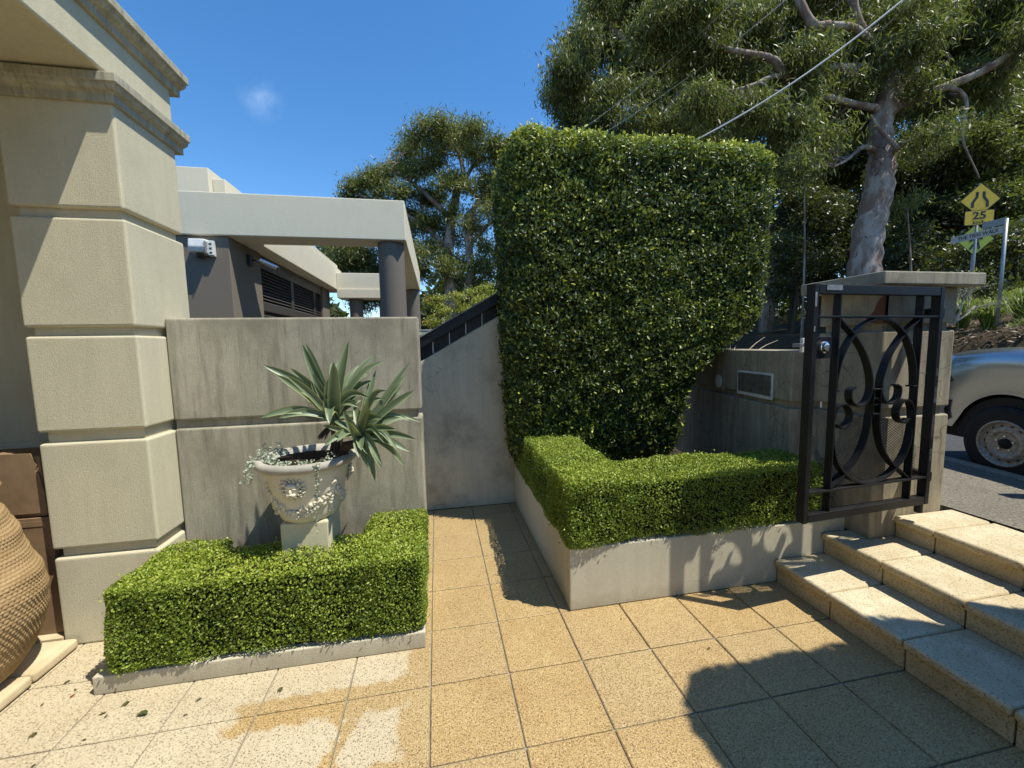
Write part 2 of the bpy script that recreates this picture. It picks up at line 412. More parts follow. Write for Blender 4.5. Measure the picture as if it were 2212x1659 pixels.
m = NT('gum_bark'); p = m.pos()
patch = m.noise(m.mapped(p, (1.6, 1.6, 0.5)), 2.0, 5, 0.6); fine = m.noise(p, 22, 5, 0.7)
c = m.mix(m.rng(patch, 0.42, 0.58), (0.36, 0.32, 0.285), (0.20, 0.135, 0.105))
c = m.mix(m.rng(m.noise(m.mapped(p, (6, 6, 0.5)), 1.5, 4), 0.62, 0.68), c, (0.05, 0.035, 0.028))
c = m.mix(m.rng(fine, 0.4, 0.75, 0, 0.35), c, (0.14, 0.115, 0.1))
m.pbsdf(Base_Color=c, Roughness=0.85, Normal=m.bump(fine, 0.5, 0.02), Specular_IOR_Level=0.2)
MATS['gum_bark'] = m.m

m = NT('basket_weave'); p = m.pos()
nn = m.noise(p, 70, 4, 0.7); bb = m.noise(m.mapped(p, (1, 1, 5)), 4.0, 4, 0.6)
c = m.mix(m.rng(bb, 0.35, 0.65), (0.43, 0.30, 0.155), (0.30, 0.20, 0.095))
c = m.mix(m.rng(nn, 0.4, 0.7, 0, 0.45), c, (0.26, 0.16, 0.075))
m.pbsdf(Base_Color=c, Roughness=0.9, Normal=m.bump(nn, 0.4, 0.006), Specular_IOR_Level=0.15)
MATS['basket_weave'] = m.m

m = NT('clear_glass')
g = m.n('BsdfTransparent', Color=(0.86, 0.93, 0.91)); gl = m.n('BsdfGlossy', Roughness=0.02)
mx = m.n('MixShader', i0=0.12); m.t.links.new(g.outputs[0], mx.inputs[1]); m.t.links.new(gl.outputs[0], mx.inputs[2]); m.t.links.new(mx.outputs[0], m.out.inputs[0])
MATS['clear_glass'] = m.m

leafmat('box_leaf', [(0.0, (0.08, 0.125, 0.018)), (0.35, (0.19, 0.27, 0.036)), (0.7, (0.35, 0.445, 0.06)), (1.0, (0.54, 0.57, 0.09))], 0.42, 0.4)
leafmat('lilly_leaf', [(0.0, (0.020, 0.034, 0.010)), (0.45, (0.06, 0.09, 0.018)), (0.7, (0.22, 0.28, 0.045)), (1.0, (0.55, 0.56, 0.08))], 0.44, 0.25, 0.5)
leafmat('gum_leaf', [(0.0, (0.055, 0.07, 0.02)), (0.5, (0.17, 0.19, 0.058)), (0.85, (0.33, 0.335, 0.11)), (1.0, (0.45, 0.41, 0.15))], 0.44, 0.38, 0.4)
leafmat('shrub_leaf', [(0.0, (0.02, 0.03, 0.011)), (0.6, (0.06, 0.075, 0.022)), (1.0, (0.16, 0.17, 0.05))], 0.40, 0.25, 0.5)
leafmat('maple_leaf', [(0.0, (0.14, 0.22, 0.03)), (0.6, (0.38, 0.40, 0.06)), (1.0, (0.55, 0.36, 0.08))], 0.5, 0.45)
leafmat('strap_leaf', [(0.0, (0.09, 0.13, 0.07)), (0.5, (0.165, 0.215, 0.115)), (0.9, (0.36, 0.40, 0.19)), (1.0, (0.42, 0.44, 0.22))], 0.42, 0.22)
leafmat('silver_leaf', [(0.0, (0.22, 0.27, 0.18)), (1.0, (0.55, 0.58, 0.45))], 0.6, 0.25)
leafmat('grass_blade', [(0.0, (0.05, 0.09, 0.015)), (0.6, (0.17, 0.24, 0.03)), (1.0, (0.40, 0.36, 0.15))], 0.55, 0.35)
leafmat('dry_leaf', [(0.0, (0.05, 0.07, 0.015)), (0.7, (0.12, 0.09, 0.03)), (1.0, (0.22, 0.04, 0.02))], 0.7, 0.1)

# ------------------------------------------------------------------ the ground
T, X0, Y0 = 0.4005, -0.0894, 1.9185
o = MB().add([(-400, -400, -0.08), (3.0, -400, -0.08), (3.0, 900, -0.08), (-400, 900, -0.08)], [(0, 1, 2, 3)]).build('ground', 'soil'); setting(o)
terr = MB().box(-5.6, 2.32, -9.0, 4.16, -0.06, -0.010).build('terrace', 'kerb_concrete'); setting(terr)
tile_me = {}
def tile_mesh(wx, wy):
    k = (round(wx, 3), round(wy, 3))
    if k not in tile_me:
        me = MB().box(-wx / 2, wx / 2, -wy / 2, wy / 2, -0.03, 0.0).mesh('paver', bevel=0.004, bseg=1)
        me.materials.append(MATS['paver']); tile_me[k] = me
    return tile_me[k]
xs = [X0 + T * i for i in range(-6, 7)]; ys = [Y0 + T * j for j in range(-10, 7)]
for i in range(len(xs) - 1):
    for j in range(len(ys) - 1):
        a0, a1, b0, b1 = xs[i], xs[i + 1], ys[j], ys[j + 1]
        a1 = min(a1, 2.312); b1 = min(b1, 4.15)
        if a1 - a0 < 0.02 or b1 - b0 < 0.02 or a0 < -2.5: continue
        if b0 > 2.25 and (a1 < -0.1 and a1 > -2.0 and b0 > 2.5): continue
        if a0 > 0.82 and b0 > 2.35: continue
        wx, wy = a1 - a0 - 0.007, b1 - b0 - 0.007
        t = link('paver', tile_mesh(wx, wy), None, terr)
        t.location = ((a0 + a1) / 2, (b0 + b1) / 2, rnd.uniform(-0.0012, 0.0012))
        t.rotation_euler = (rnd.uniform(-.002, .002), rnd.uniform(-.002, .002), rnd.uniform(-.003, .003))

# street: footpath, kerb, road, bank
def strip(name, mat, n0, n1, s0, s1, z0, z1):
    mb = MB(); vs = [st(n0, s0, z0), st(n1, s0, z0), st(n1, s1, z0), st(n0, s1, z0), st(n0, s0, z1), st(n1, s0, z1), st(n1, s1, z1), st(n0, s1, z1)]
    mb.add(vs, [(3, 2, 1, 0), (4, 5, 6, 7), (0, 1, 5, 4), (1, 2, 6, 5), (2, 3, 7, 6), (3, 0, 4, 7)])
    return mb.build(name, mat, None, bevel=0.01)
fp = MB().prism([(3.565, -6.0), (st(4.2, -6).x, st(4.2, -6).y), (st(4.2, 60).x, st(4.2, 60).y), (st(2.9, 60).x, st(2.9, 60).y), (st(2.9, 3.0).x, st(2.9, 3.0).y), (3.50, 2.5), (3.565, 2.3)], -0.2, 0.483, 'xy').build('footpath', 'footpath_concrete'); setting(fp)
kb = strip('kerb', 'kerb_concrete', 4.203, 4.335, -8, 70, 0.0, 0.488); setting(kb)
rd = MB().add([st(4.3, -60, 0.36), st(9.2, -60, 0.36), st(9.2, 150, 0.36), st(4.3, 150, 0.36)], [(0, 1, 2, 3)]).build('road', 'asphalt'); setting(rd)
kf = strip('kerb', 'kerb_concrete', 8.9, 9.1, -60, 150, 0.0, 0.50); setting(kf)
def bank_z(n, s):
    t = min(max((n - 9.1) / 1.3, 0), 1); t = t * t * (3 - 2 * t)
    return 0.48 + 1.32 * t + 0.15 * max(0, n - 10.4) + 0.05 * math.sin(s * 1.3 + n) + 0.04 * math.sin(s * 2.9 - n * 1.7)
mb = MB(); ns = [9.08 + 0.16 * i for i in range(22)] + [13 + 1.5 * i for i in range(20)] + [60, 120, 400]; ss = [-40, -20, -10] + [-6 + 0.4 * i for i in range(70)] + [24, 30, 40, 60, 100, 200, 500]
vs = [st(n, s, min(bank_z(n, s), 6)) for n in ns for s in ss]; K = len(ss)
mb.add(vs, [(i * K + j, (i + 1) * K + j, (i + 1) * K + j + 1, i * K + j + 1) for i in range(len(ns) - 1) for j in range(K - 1)])
bank = mb.build('bank', 'bank_mulch', smooth=True); setting(bank)

# ------------------------------------------------------------------ house portico (column, beam, cornices)
house = thing('house_portico', 'cream rendered portico with banded square column and overhanging beam', 'building', (-1.9, 2.9, 0))
def hp(o):
    o.location = -house.location if False else Vector((0, 0, 0)) ; o.matrix_parent_inverse = Matrix.Translation(-house.location); return o
def child(o, parent):
    o.parent = parent; o.matrix_parent_inverse = Matrix.Translation(-parent.location); return o
CXL, CXR, CYF, CYB = -2.185, -1.655, 2.63, 3.16
core = child(box('column', 'house_render', None, CXL + .03, CXR - .03, CYF + .03, CYB - .03, 0, 3.06, 0), house)
for z0, z1 in ((0.0, .532), (.586, 1.198), (1.262, 1.791), (1.842, 2.425), (2.478, 3.03)):
    b = MB().box(CXL, CXR, CYF, CYB, z0, z1).build('course_block', 'house_render', core, bevel=0.014, bseg=3)
def moulding(name, mat, prof, x, y0, y1, yf=None, xl=None):
    """cornice with profile [(projection, z)] along the +X side, returning across the front (-Y) when xl is given"""
    mb = MB(); n = len(prof); path = []
    if xl is not None:
        rows = [[(xl, yf - p, z) for p, z in prof], [(x + p, yf - p, z) for p, z in prof], [(x + p, y1, z) for p, z in prof]]
    else: rows = [[(x + p, y0, z) for p, z in prof], [(x + p, y1, z) for p, z in prof]]
    vs = [v for r in rows for v in r]; fs = []
    for i in range(len(rows) - 1):
        for j in range(n): a, b = i * n + j, i * n + (j + 1) % n; fs.append((a, b, b + n, a + n))
    fs += [tuple(range(n)), tuple(range((len(rows) - 1) * n, len(rows) * n))[::-1]]
    mb.add(vs, fs); return child(mb.build(name, mat, None, bevel=0.003), house)
def corn(z0, kp=.58): # ovolo profile
    p = [(-.12, z0), (.03, z0), (.032, z0 + .038), (.045, z0 + .04)]
    for k in range(6): a = k / 5 * math.pi / 2; p.append((.05 + .04 * math.sin(a), z0 + .045 + .028 * (1 - math.cos(a))))
    p += [(.11, z0 + .074), (.112, z0 + .112), (.108, z0 + .116), (-.12, z0 + .122)]
    return [(a * kp if a > 0 else a, z0 + (b - z0) * 1.1) for a, b in p]
moulding('capital', 'cornice_render', corn(3.02), CXR, None, CYB + .06, CYF, -4.2)
beam = child(box('beam', 'house_render', None, CXL, CXR, -4.0, CYB, 3.160, 3.52, 0.012), house)
child(box('beam', 'house_render', None, CXL - .02 - 3.0, CXL - .002, CYF + .02, CYB - .01, 3.161, 3.518, 0.01), house)
moulding('cornice', 'cornice_render', corn(3.395, .72), CXR, -4.0, CYB + .07)
child(box('roof_slab', 'house_render', None, -5.6, CXR - .06, -4.0, CYB - .05, 3.522, 3.56, 0.01), house)
child(box('ceiling', 'house_render', None, -5.6, CXL - .004, -4.0, CYF + .018, 3.30, 3.36, 0), house)
child(box('wall', 'house_render', None, -5.6, CXL - .002, 3.02, 3.14, 0, 3.146, 0), house)
child(box('wall', 'house_render', None, -5.72, -5.602, -4.0, 3.14, 0, 3.5, 0), house)
child(box('wall', 'house_render', None, -5.6, -1.0, -4.2, -4.002, 0, 3.6, 0), house)  # unseen wall behind the camera, added to block sky and bounce light
child(box('wall_band', 'house_render', None, -5.598, CXL - .004, 2.985, 3.018, 0.0, 1.15, 0.01), house)
# portico floor slab with bullnose edging stones
ps = thing('portico_step', 'low pale stone step under the portico with rounded edge', 'step', (-2.3, 1.0, 0))
child(box('slab', 'sandstone_smooth', None, -5.5, -2.40, -3.98, 2.98, 0.0, 0.058, 0.004), ps)
yy = [2.615, 2.345, 1.75, 1.15, 0.55, -0.05, -0.65, -1.25]
for a, b in zip(yy[:-1], yy[1:]):
    child(MB().box(-2.395, -2.095, b + .003, a - .003, 0.004, 0.062).build('edging_stone', 'sandstone_smooth', None, bevel=0.018, bseg=3), ps)
child(box('slab', 'sandstone_smooth', None, -2.396, -2.19, 2.63, 2.98, 0.0, 0.058, 0.004), ps)

# ------------------------------------------------------------------ garden wall behind the urn
gw = thing('garden_wall', 'grey streaked rendered wall with one deep groove behind the lion urn', 'wall', (-0.9, 2.95, 0))
child(box('wall_core', 'stained_render', None, -1.653, -0.145, 2.895, 3.055, 0, 1.85, 0), gw)
child(MB().box(-1.652, -0.118, 2.87, 3.08, 1.257, 1.905).build('upper_course', 'stained_render', None, bevel=0.014, bseg=3), gw)
child(MB().box(-1.652, -0.115, 2.868, 3.08, 0.0, 1.205).build('lower_course', 'stained_render', None, bevel=0.014, bseg=3), gw)

# ------------------------------------------------------------------ stair wall and black stair
sw = thing('stair_wall', 'shaded rendered wall with sloping top beneath the black stair', 'wall', (0.3, 4.2, 0))
child(MB().prism([(-1.2, 0), (1.3, 0), (1.3, 2.368), (-0.134, 1.566), (-1.2, 0.97)], 4.15, 4.35).build('wall_panel', 'stair_render', None, bevel=0.008), sw)
sl = 0.558
stair = thing('black_stair', 'sloping black steel stair side with slotted panels above a rendered wall', 'stair', (0.3, 4.3, 1.7))
def slope_z(x): return 1.57 + sl * (x + .134)
child(MB().prism([(-1.0, slope_z(-1.0) + .125), (1.3, slope_z(1.3) + .125), (1.3, slope_z(1.3) + .232), (-1.0, slope_z(-1.0) + .232)], 4.12, 4.42).build('handrail', 'black_paint', None, bevel=0.004), stair)
child(MB().prism([(-1.0, slope_z(-1.0) + .232), (1.3, slope_z(1.3) + .232), (1.3, slope_z(1.3) + .246), (-1.0, slope_z(-1.0) + .246)], 4.10, 4.44).build('rail_cap', 'wire_dark', None, bevel=0.002), stair)
for k in range(14):
    x = -1.05 + k * .17
    child(MB().prism([(x + .004, slope_z(x + .004) + .004), (x + .162, slope_z(x + .162) + .004), (x + .162, slope_z(x + .162) + .127), (x + .004, slope_z(x + .004) + .127)], 4.20, 4.235).build('panel', 'black_paint', None), stair)
    child(box('gap_bar', 'wire_grey', None, x + .1625, x + .1695, 4.190, 4.265, slope_z(x + .17) + .002, slope_z(x + .16) + .13, 0), stair)  # pale bar standing in for the bright gap between two panels

# ------------------------------------------------------------------ planters
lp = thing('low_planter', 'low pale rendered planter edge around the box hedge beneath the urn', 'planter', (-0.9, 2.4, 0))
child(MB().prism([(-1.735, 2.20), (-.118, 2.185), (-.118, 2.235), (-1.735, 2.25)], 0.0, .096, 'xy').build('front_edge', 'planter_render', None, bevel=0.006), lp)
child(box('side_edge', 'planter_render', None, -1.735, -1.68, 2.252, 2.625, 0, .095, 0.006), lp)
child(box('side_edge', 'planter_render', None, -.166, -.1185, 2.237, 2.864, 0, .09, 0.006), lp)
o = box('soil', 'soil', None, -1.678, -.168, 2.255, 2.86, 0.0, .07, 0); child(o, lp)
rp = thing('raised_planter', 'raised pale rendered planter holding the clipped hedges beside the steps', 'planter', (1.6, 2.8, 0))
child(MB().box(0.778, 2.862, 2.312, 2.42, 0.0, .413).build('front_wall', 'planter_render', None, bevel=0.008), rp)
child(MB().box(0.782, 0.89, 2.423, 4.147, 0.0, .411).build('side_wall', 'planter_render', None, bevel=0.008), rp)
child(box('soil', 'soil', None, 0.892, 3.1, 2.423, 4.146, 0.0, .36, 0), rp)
# planter on the near side of the steps (beyond the right edge of the picture)
op = thing('opposite_planter', 'raised rendered planter with tall hedge on the near side of the steps', 'planter', (3.2, 0.0, 0))
child(box('front_wall', 'planter_render', None, 2.43, 4.05, 0.62, 0.70, 0.0, .62, 0.008), op)
child(box('side_wall', 'planter_render', None, 2.43, 2.51, -1.6, 0.618, 0.0, .62, 0.008), op)
child(box('soil', 'soil', None, 2.512, 4.05, -1.6, 0.618, 0.0, .55, 0), op)

# ------------------------------------------------------------------ steps
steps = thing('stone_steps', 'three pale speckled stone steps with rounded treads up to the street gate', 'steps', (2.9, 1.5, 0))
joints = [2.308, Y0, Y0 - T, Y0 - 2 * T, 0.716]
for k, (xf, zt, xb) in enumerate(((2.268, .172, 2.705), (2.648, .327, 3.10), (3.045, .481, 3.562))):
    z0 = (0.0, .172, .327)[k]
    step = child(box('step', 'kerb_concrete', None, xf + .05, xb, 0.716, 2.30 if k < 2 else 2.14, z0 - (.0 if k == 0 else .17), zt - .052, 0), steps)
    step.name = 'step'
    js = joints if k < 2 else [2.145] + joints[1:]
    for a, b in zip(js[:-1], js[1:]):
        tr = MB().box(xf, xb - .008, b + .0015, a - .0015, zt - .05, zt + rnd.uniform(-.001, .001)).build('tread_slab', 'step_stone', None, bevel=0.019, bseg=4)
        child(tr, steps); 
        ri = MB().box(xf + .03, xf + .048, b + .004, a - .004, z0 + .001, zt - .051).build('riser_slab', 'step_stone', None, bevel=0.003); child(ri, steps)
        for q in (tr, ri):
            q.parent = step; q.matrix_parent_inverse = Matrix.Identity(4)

# ------------------------------------------------------------------ letterbox wall, gate pillar
Kx, Ky = 2.665, 2.62; dv = Vector((.187, .982, 0)); nv = Vector((.982, -.187, 0))
lw = thing('letterbox_wall', 'low mildewed cracked wall with steel letterbox behind the box hedge', 'wall', (2.9, 3.2, 0))
def wallblock(name, mat, t0, t1, d0, d1, z0, z1, parent, bevel=0.01):
    pts = [Vector((Kx, Ky, 0)) + dv * t + nv * d for t, d in ((t0, d0), (t0, d1), (t1, d1), (t1, d0))]
    return child(MB().prism([(q.x, q.y) for q in pts], z0, z1, 'xy').build(name, mat, None, bevel=bevel), parent)
wallblock('wall_core', 'pillar_render', .03, 3.0, .03, .25, .3, 1.5, lw, 0)
wallblock('upper_course', 'pillar_render', 0, 3.0, 0, .28, 1.222, 1.615, lw)
wallblock('lower_course', 'pillar_render', 0.0, 3.0, 0, .28, .3, 1.166, lw)
o = wallblock('letterbox', 'white_plastic', .215, .735, -.006, .002, 1.205, 1.425, lw, 0.002)
lb = o
q = wallblock('letterbox_door', 'brushed_steel', .232, .715, -.010, -.0065, 1.235, 1.408, lw, 0.001); q.parent = lb; q.matrix_parent_inverse = Matrix.Identity(4)
cpos = Vector((Kx, Ky, 0)) + dv * .49 + nv * -.012
q = MB().tube([cpos + Vector((0, 0, 1.262)), cpos - nv * .006 + Vector((0, 0, 1.262))], .012, 14).build('lock', 'chrome', None); child(q, lw); q.parent = lb; q.matrix_parent_inverse = Matrix.Identity(4)
lb.matrix_parent_inverse = Matrix.Translation(-lw.location)
vp = Vector((Kx, Ky, 1.29)) + dv * 1.085
q = MB().tube([vp + nv * .004, vp - nv * .006, vp - nv * .012], [.068, .068, .055], 24).build('round_vent', 'white_plastic', None); child(q, lw)
wallblock('intercom_plate', 'pillar_render', .97, 1.22, -.004, .002, 1.20, 1.395, lw, 0.001)

gp = thing('gate_pillar', 'weathered rendered gate pillar with chipped brick corner and wide concrete cap', 'pillar', (3.15, 2.35, .3))
PX0, PX1, PY0, PY1 = 2.868, 3.47, 2.15, 2.60
child(box('pillar_core', 'pillar_render', None, PX0 + .03, PX1 - .03, PY0 + .03, PY1 - .03, .33, 2.03, 0), gp)
child(MB().box(PX0 - .002, PX1 + .002, PY0 - .002, PY1 + .002, .325, 1.166).build('lower_course', 'pillar_render', None, bevel=0.01), gp)
child(MB().box(PX0, PX1, PY0, PY1, 1.222, 1.742).build('middle_course', 'pillar_render', None, bevel=0.01), gp)
child(MB().box(PX0, PX1, PY0, PY1, 1.79, 2.03).build('upper_course', 'pillar_render', None, bevel=0.01), gp)
child(MB().box(PX0 - .12, PX1 + .10, PY0 - .08, PY1 + .06, 2.030, 2.112).build('cap', 'cap_render', None, bevel=0.008), gp)
child(MB().prism([(-.07 + PY0 + .07, 1.793), (PY0 + .115, 1.80), (PY0 + .10, 1.84), (PY0 + .06, 1.875), (PY0 + .045, 1.93), (PY0 + .0, 1.985)], PX0 - .004, PX0 + .03, 'yz').build('exposed_brick', 'brick_patch', None), gp)

# ------------------------------------------------------------------ gate
GA = Vector((2.09, 1.93, 0)); GB = Vector((3.13, 2.0, 0)); ga = (GB - GA).normalized(); gn = Vector((ga.y, -ga.x, 0))  # gn points to the camera side
gate = thing('iron_gate', 'open black wrought iron gate leaf with scrollwork and torn wire mesh', 'gate', (3.1, 2.0, .6))
def G(a, z, d=0.0): return GA + ga * a - gn * d + Vector((0, 0, z))
def gbar(name, a0, a1, z0, z1, d0=0.0, d1=0.055, mat='black_paint', bevel=0.002):
    mb = MB(); c = (G(a0, z0, d0) + G(a1, z1, d1)) / 2
    mb.obox(c, ga * abs(a1 - a0) / 2, gn * abs(d1 - d0) / 2, Vector((0, 0, abs(z1 - z0) / 2)))
    return child(mb.build(name, mat, None, bevel=bevel), gate)
gbar('stile', 0.0, .032, .610, 2.006, 0, .05); gbar('stile', 1.003, 1.036, .612, 2.004, 0, .05)
gbar('rail', .0355, .9995, 1.952, 2.003, 0.001, .049); gbar('rail', .0355, .9995, .613, .662, 0.001, .049)
gbar('thin_rail', .036, .9995, 1.817, 1.829, .002, .048); gbar('thin_rail', .036, .9995, .787, .799, .002, .048)
gbar('bar', .196, .206, .663, 1.951, .003, .047); gbar('bar', .862, .872, .663, 1.951, .003, .047)
gbar('centre_block', .503, .510, 1.232, 1.392, .004, .052); gbar('centre_block', .560, .567, 1.232, 1.392, .004, .052)
gbar('centre_block', .5105, .5595, 1.384, 1.392, .004, .052); gbar('centre_block', .5105, .5595, 1.232, 1.240, .004, .052)
gbar('centre_plate', .5105, .5595, 1.2405, 1.3835, .046, .051)
gbar('foot_bar', .2065, .235, 1.388, 1.398, .004, .052); gbar('foot_bar', .833, .8615, 1.388, 1.398, .004, .052)
def crom(pts, n=8):
    out = []; P = [Vector((*p, 0)) for p in pts]; P = [2 * P[0] - P[1]] + P + [2 * P[-1] - P[-2]]
    for i in range(1, len(P) - 2):
        for k in range(n):
            t = k / n; a, b, c, d = P[i - 1:i + 3]
            out.append(0.5 * ((2 * b) + (-a + c) * t + (2 * a - 5 * b + 4 * c - d) * t * t + (-a + 3 * b - 3 * c + d) * t ** 3))
    out.append(P[-2]); return [(p.x, p.y) for p in out]
def strap(name, pts, d0, d1, th=.0045, smooth=True):
    pts = crom(pts) if smooth else pts; mb = MB(); n = len(pts); vs = []; fs = []
    for i, (a, z) in enumerate(pts):
        a2, z2 = pts[min(i + 1, n - 1)]; a1, z1 = pts[max(i - 1, 0)]; tx, tz = a2 - a1, z2 - z1; l = math.hypot(tx, tz) or 1
        nx, nz = -tz / l * th, tx / l * th
        vs += [G(a + nx, z + nz, d0), G(a + nx, z + nz, d1), G(a - nx, z - nz, d1), G(a - nx, z - nz, d0)]
    for i in range(n - 1):
        for k in range(4): fs.append((i * 4 + k, i * 4 + (k + 1) % 4, i * 4 + 4 + (k + 1) % 4, i * 4 + 4 + k))
    fs += [(0, 1, 2, 3), tuple(4 * (n - 1) + k for k in (3, 2, 1, 0))]
    mb.add(vs, fs); return child(mb.build(name, 'black_paint', None), gate)
mir = lambda pts: [(1.07 - a, z) for a, z in pts]
arch = [(.535 - .325 * math.cos(t), 1.39 + .425 * math.sin(t)) for t in [math.pi * k / 30 for k in range(31)]]
strap('arch_strap', arch, .006, .048, smooth=False)
hook = [(.2, 1.82), (.326, 1.723), (.43, 1.60), (.487, 1.47), (.492, 1.37), (.455, 1.305), (.394, 1.292), (.342, 1.325), (.333, 1.385), (.363, 1.407)]
strap('scroll', hook, .008, .050); strap('scroll', mir(hook), .008, .050)
low = [(.24, 1.186), (.285, 1.163), (.332, 1.192), (.343, 1.25), (.30, 1.305), (.24, 1.295), (.208, 1.22), (.213, 1.09), (.25, .965), (.34, .865), (.44, .815), (.533, .80)]
strap('scroll', low, .006, .048); strap('scroll', mir(low), .006, .048)
xa = [(.503, 1.235), (.488, 1.12), (.44, 1.0), (.36, .91), (.296, .865), (.2, .795)]
strap('scroll', xa, .008, .050); strap('scroll', mir(xa), .008, .050)
strap('ring', [(.535 + .022 * math.cos(t), 1.312 + .022 * math.sin(t)) for t in [2 * math.pi * k / 20 for k in range(21)]], .01, .045, .003, False)
gbar('lock_plate', .036, .150, 1.585, 1.71, .006, .05)
lc = G(.09, 1.65, .006); q = MB().tube([lc, lc + gn * .010, lc + gn * .014], [.033, .033, .028], 28).build('lock_cylinder', 'chrome', None, bevel=0); child(q, gate); autosmooth(q)
q = MB().tube([lc + gn * .014, lc + gn * .018], [.015, .014], 20).build('keyhole', 'galv', None); child(q, gate)
gbar('worn_patch', .085, .20, 1.972, 2.0015, -.0015, 0.0008, 'galv', 0)
for z0, z1 in ((.9, .98), (1.05, 1.2), (1.28, 1.38), (1.45, 1.5)): gbar('worn_paint', 1.0085 + .004 * (z0 % .1), 1.030, z0, z1, -.0012, .0008, 'black_worn', 0)
gbar('worn_paint', .004, .018, 1.88, 1.96, -.0012, .0008, 'galv', 0); gbar('worn_paint', .005, .014, 1.74, 1.77, -.0012, .0008, 'galv', 0)
q = MB().tube([G(1.0, .55, .03), G(1.0, .612, .03)], .022, 12).build('pivot', 'black_paint', None); child(q, gate)
for zz in (.78, 1.85):
    q = MB().tube([G(1.055, zz - .04, .03), G(1.055, zz + .04, .03)], .014, 12).build('hinge', 'black_paint', None); child(q, gate)
    gbar('hinge_plate', 1.05, 1.10, zz - .03, zz + .03, .028, .17)
# expanded wire mesh
mb = MB(); cell = .026; wq = .0009
def in_mesh(a, z):
    top = 1.20 - .02 * math.sin(a * 9) + (.0 if a > .19 else -.02)
    if a < .30: top = min(top, 0.87 + 1.1 * abs(a - .19) + .1) if a > .12 else 1.2 - 1.2 * (a - .04)
    if a > .88: top = 1.0
    return .045 < a < .99 and .80 < z < top and not (a < .19 and z < 1.18 - 2.3 * (a - .045) and a > .045 and z < 1.0)
for fam in (1, -1):
    for k in range(-70, 130):
        run = None; a = .045
        while a < .99:
            z = .8 + (a - .045) * 0.62 * fam + k * cell * 0.62
            ok = in_mesh(a, z)
            if ok and run is None: run = (a, z)
            if run is not None and (not ok or a + .012 >= .99):
                if a - run[0] > .012:
                    p0, p1 = G(run[0], run[1], .054), G(a, z, .054 + .004 * math.sin(k)); dd = (p1 - p0); ln = dd.length; dd.normalize()
                    mb.obox((p0 + p1) / 2, dd * ln / 2, gn * wq, dd.cross(gn) * wq)
                run = None
            a += .012
child(mb.build('mesh_panel', 'black_paint', None, normals=False), gate)
# strike bracket on the low wall
br = thing('latch_bracket', 'pale metal latch bracket on the wall end beside the gate', 'bracket', (2.63, 2.5, 1.66))
bc = at_y(1734, 746, 2.2)
for i, (dz, hx) in enumerate(((.028, .016), (-.028, .016))): child(MB().obox(bc + Vector((0.004, 0, dz)), Vector((hx, 0, 0)), Vector((0, .01, 0)), Vector((0, 0, .018))).build('bracket_plate', 'white_plastic', None, bevel=.003), br)
child(MB().obox(bc + Vector((-.008, 0.02, 0)), Vector((.022, 0, 0)), Vector((0, .03, 0)), Vector((0, 0, .012))).build('bracket_arm', 'galv', None, bevel=.003), br)
br.location = (0, 0, 0); 
for ch in br.children: ch.matrix_parent_inverse = Matrix.Identity(4)

# ------------------------------------------------------------------ hedges
def hedge_pts(boxes, r, dens, seed, bumps=.012, depth=.05):
    g = np.random.default_rng(seed); Ps, Ns, Own = [], [], []
    B = [np.array(b, float) for b in boxes]
    for bi, b in enumerate(B):
        lo, hi = b[::2], b[1::2]; d = hi - lo
        fl = [(0, -1), (0, 1), (1, -1), (1, 1), (2, 1), (2, -1)]
        for ax, sg in fl:
            o1, o2 = [k for k in range(3) if k != ax]
            n = int(d[o1] * d[o2] * dens * (0.35 if (ax == 2 and sg < 0) else 1))
            P = g.uniform(lo, hi, (n, 3)); P[:, ax] = hi[ax] if sg > 0 else lo[ax]
            Cc = np.clip(P, lo + r, hi - r); dlt = P - Cc; nn = unit(dlt); P = Cc + nn * r
            Ps.append(P); Ns.append(nn); Own.append(np.full(n, bi))
    P = np.concatenate(Ps); N = np.concatenate(Ns)
    keep = np.ones(len(P), bool)
    own = np.concatenate(Own)
    for bi, b in enumerate(B):
        lo, hi = b[::2], b[1::2]; keep &= ~(np.all((P > lo + .03) & (P < hi - .03), axis=1) & (own != bi))
    P, N = P[keep], N[keep]
    P = P + N * (vnoise(P, 9, seed) * bumps)[:, None]
    inn = g.uniform(0, 1, len(P)) ** 2 * depth
    return P - N * inn[:, None], N, inn / depth, g

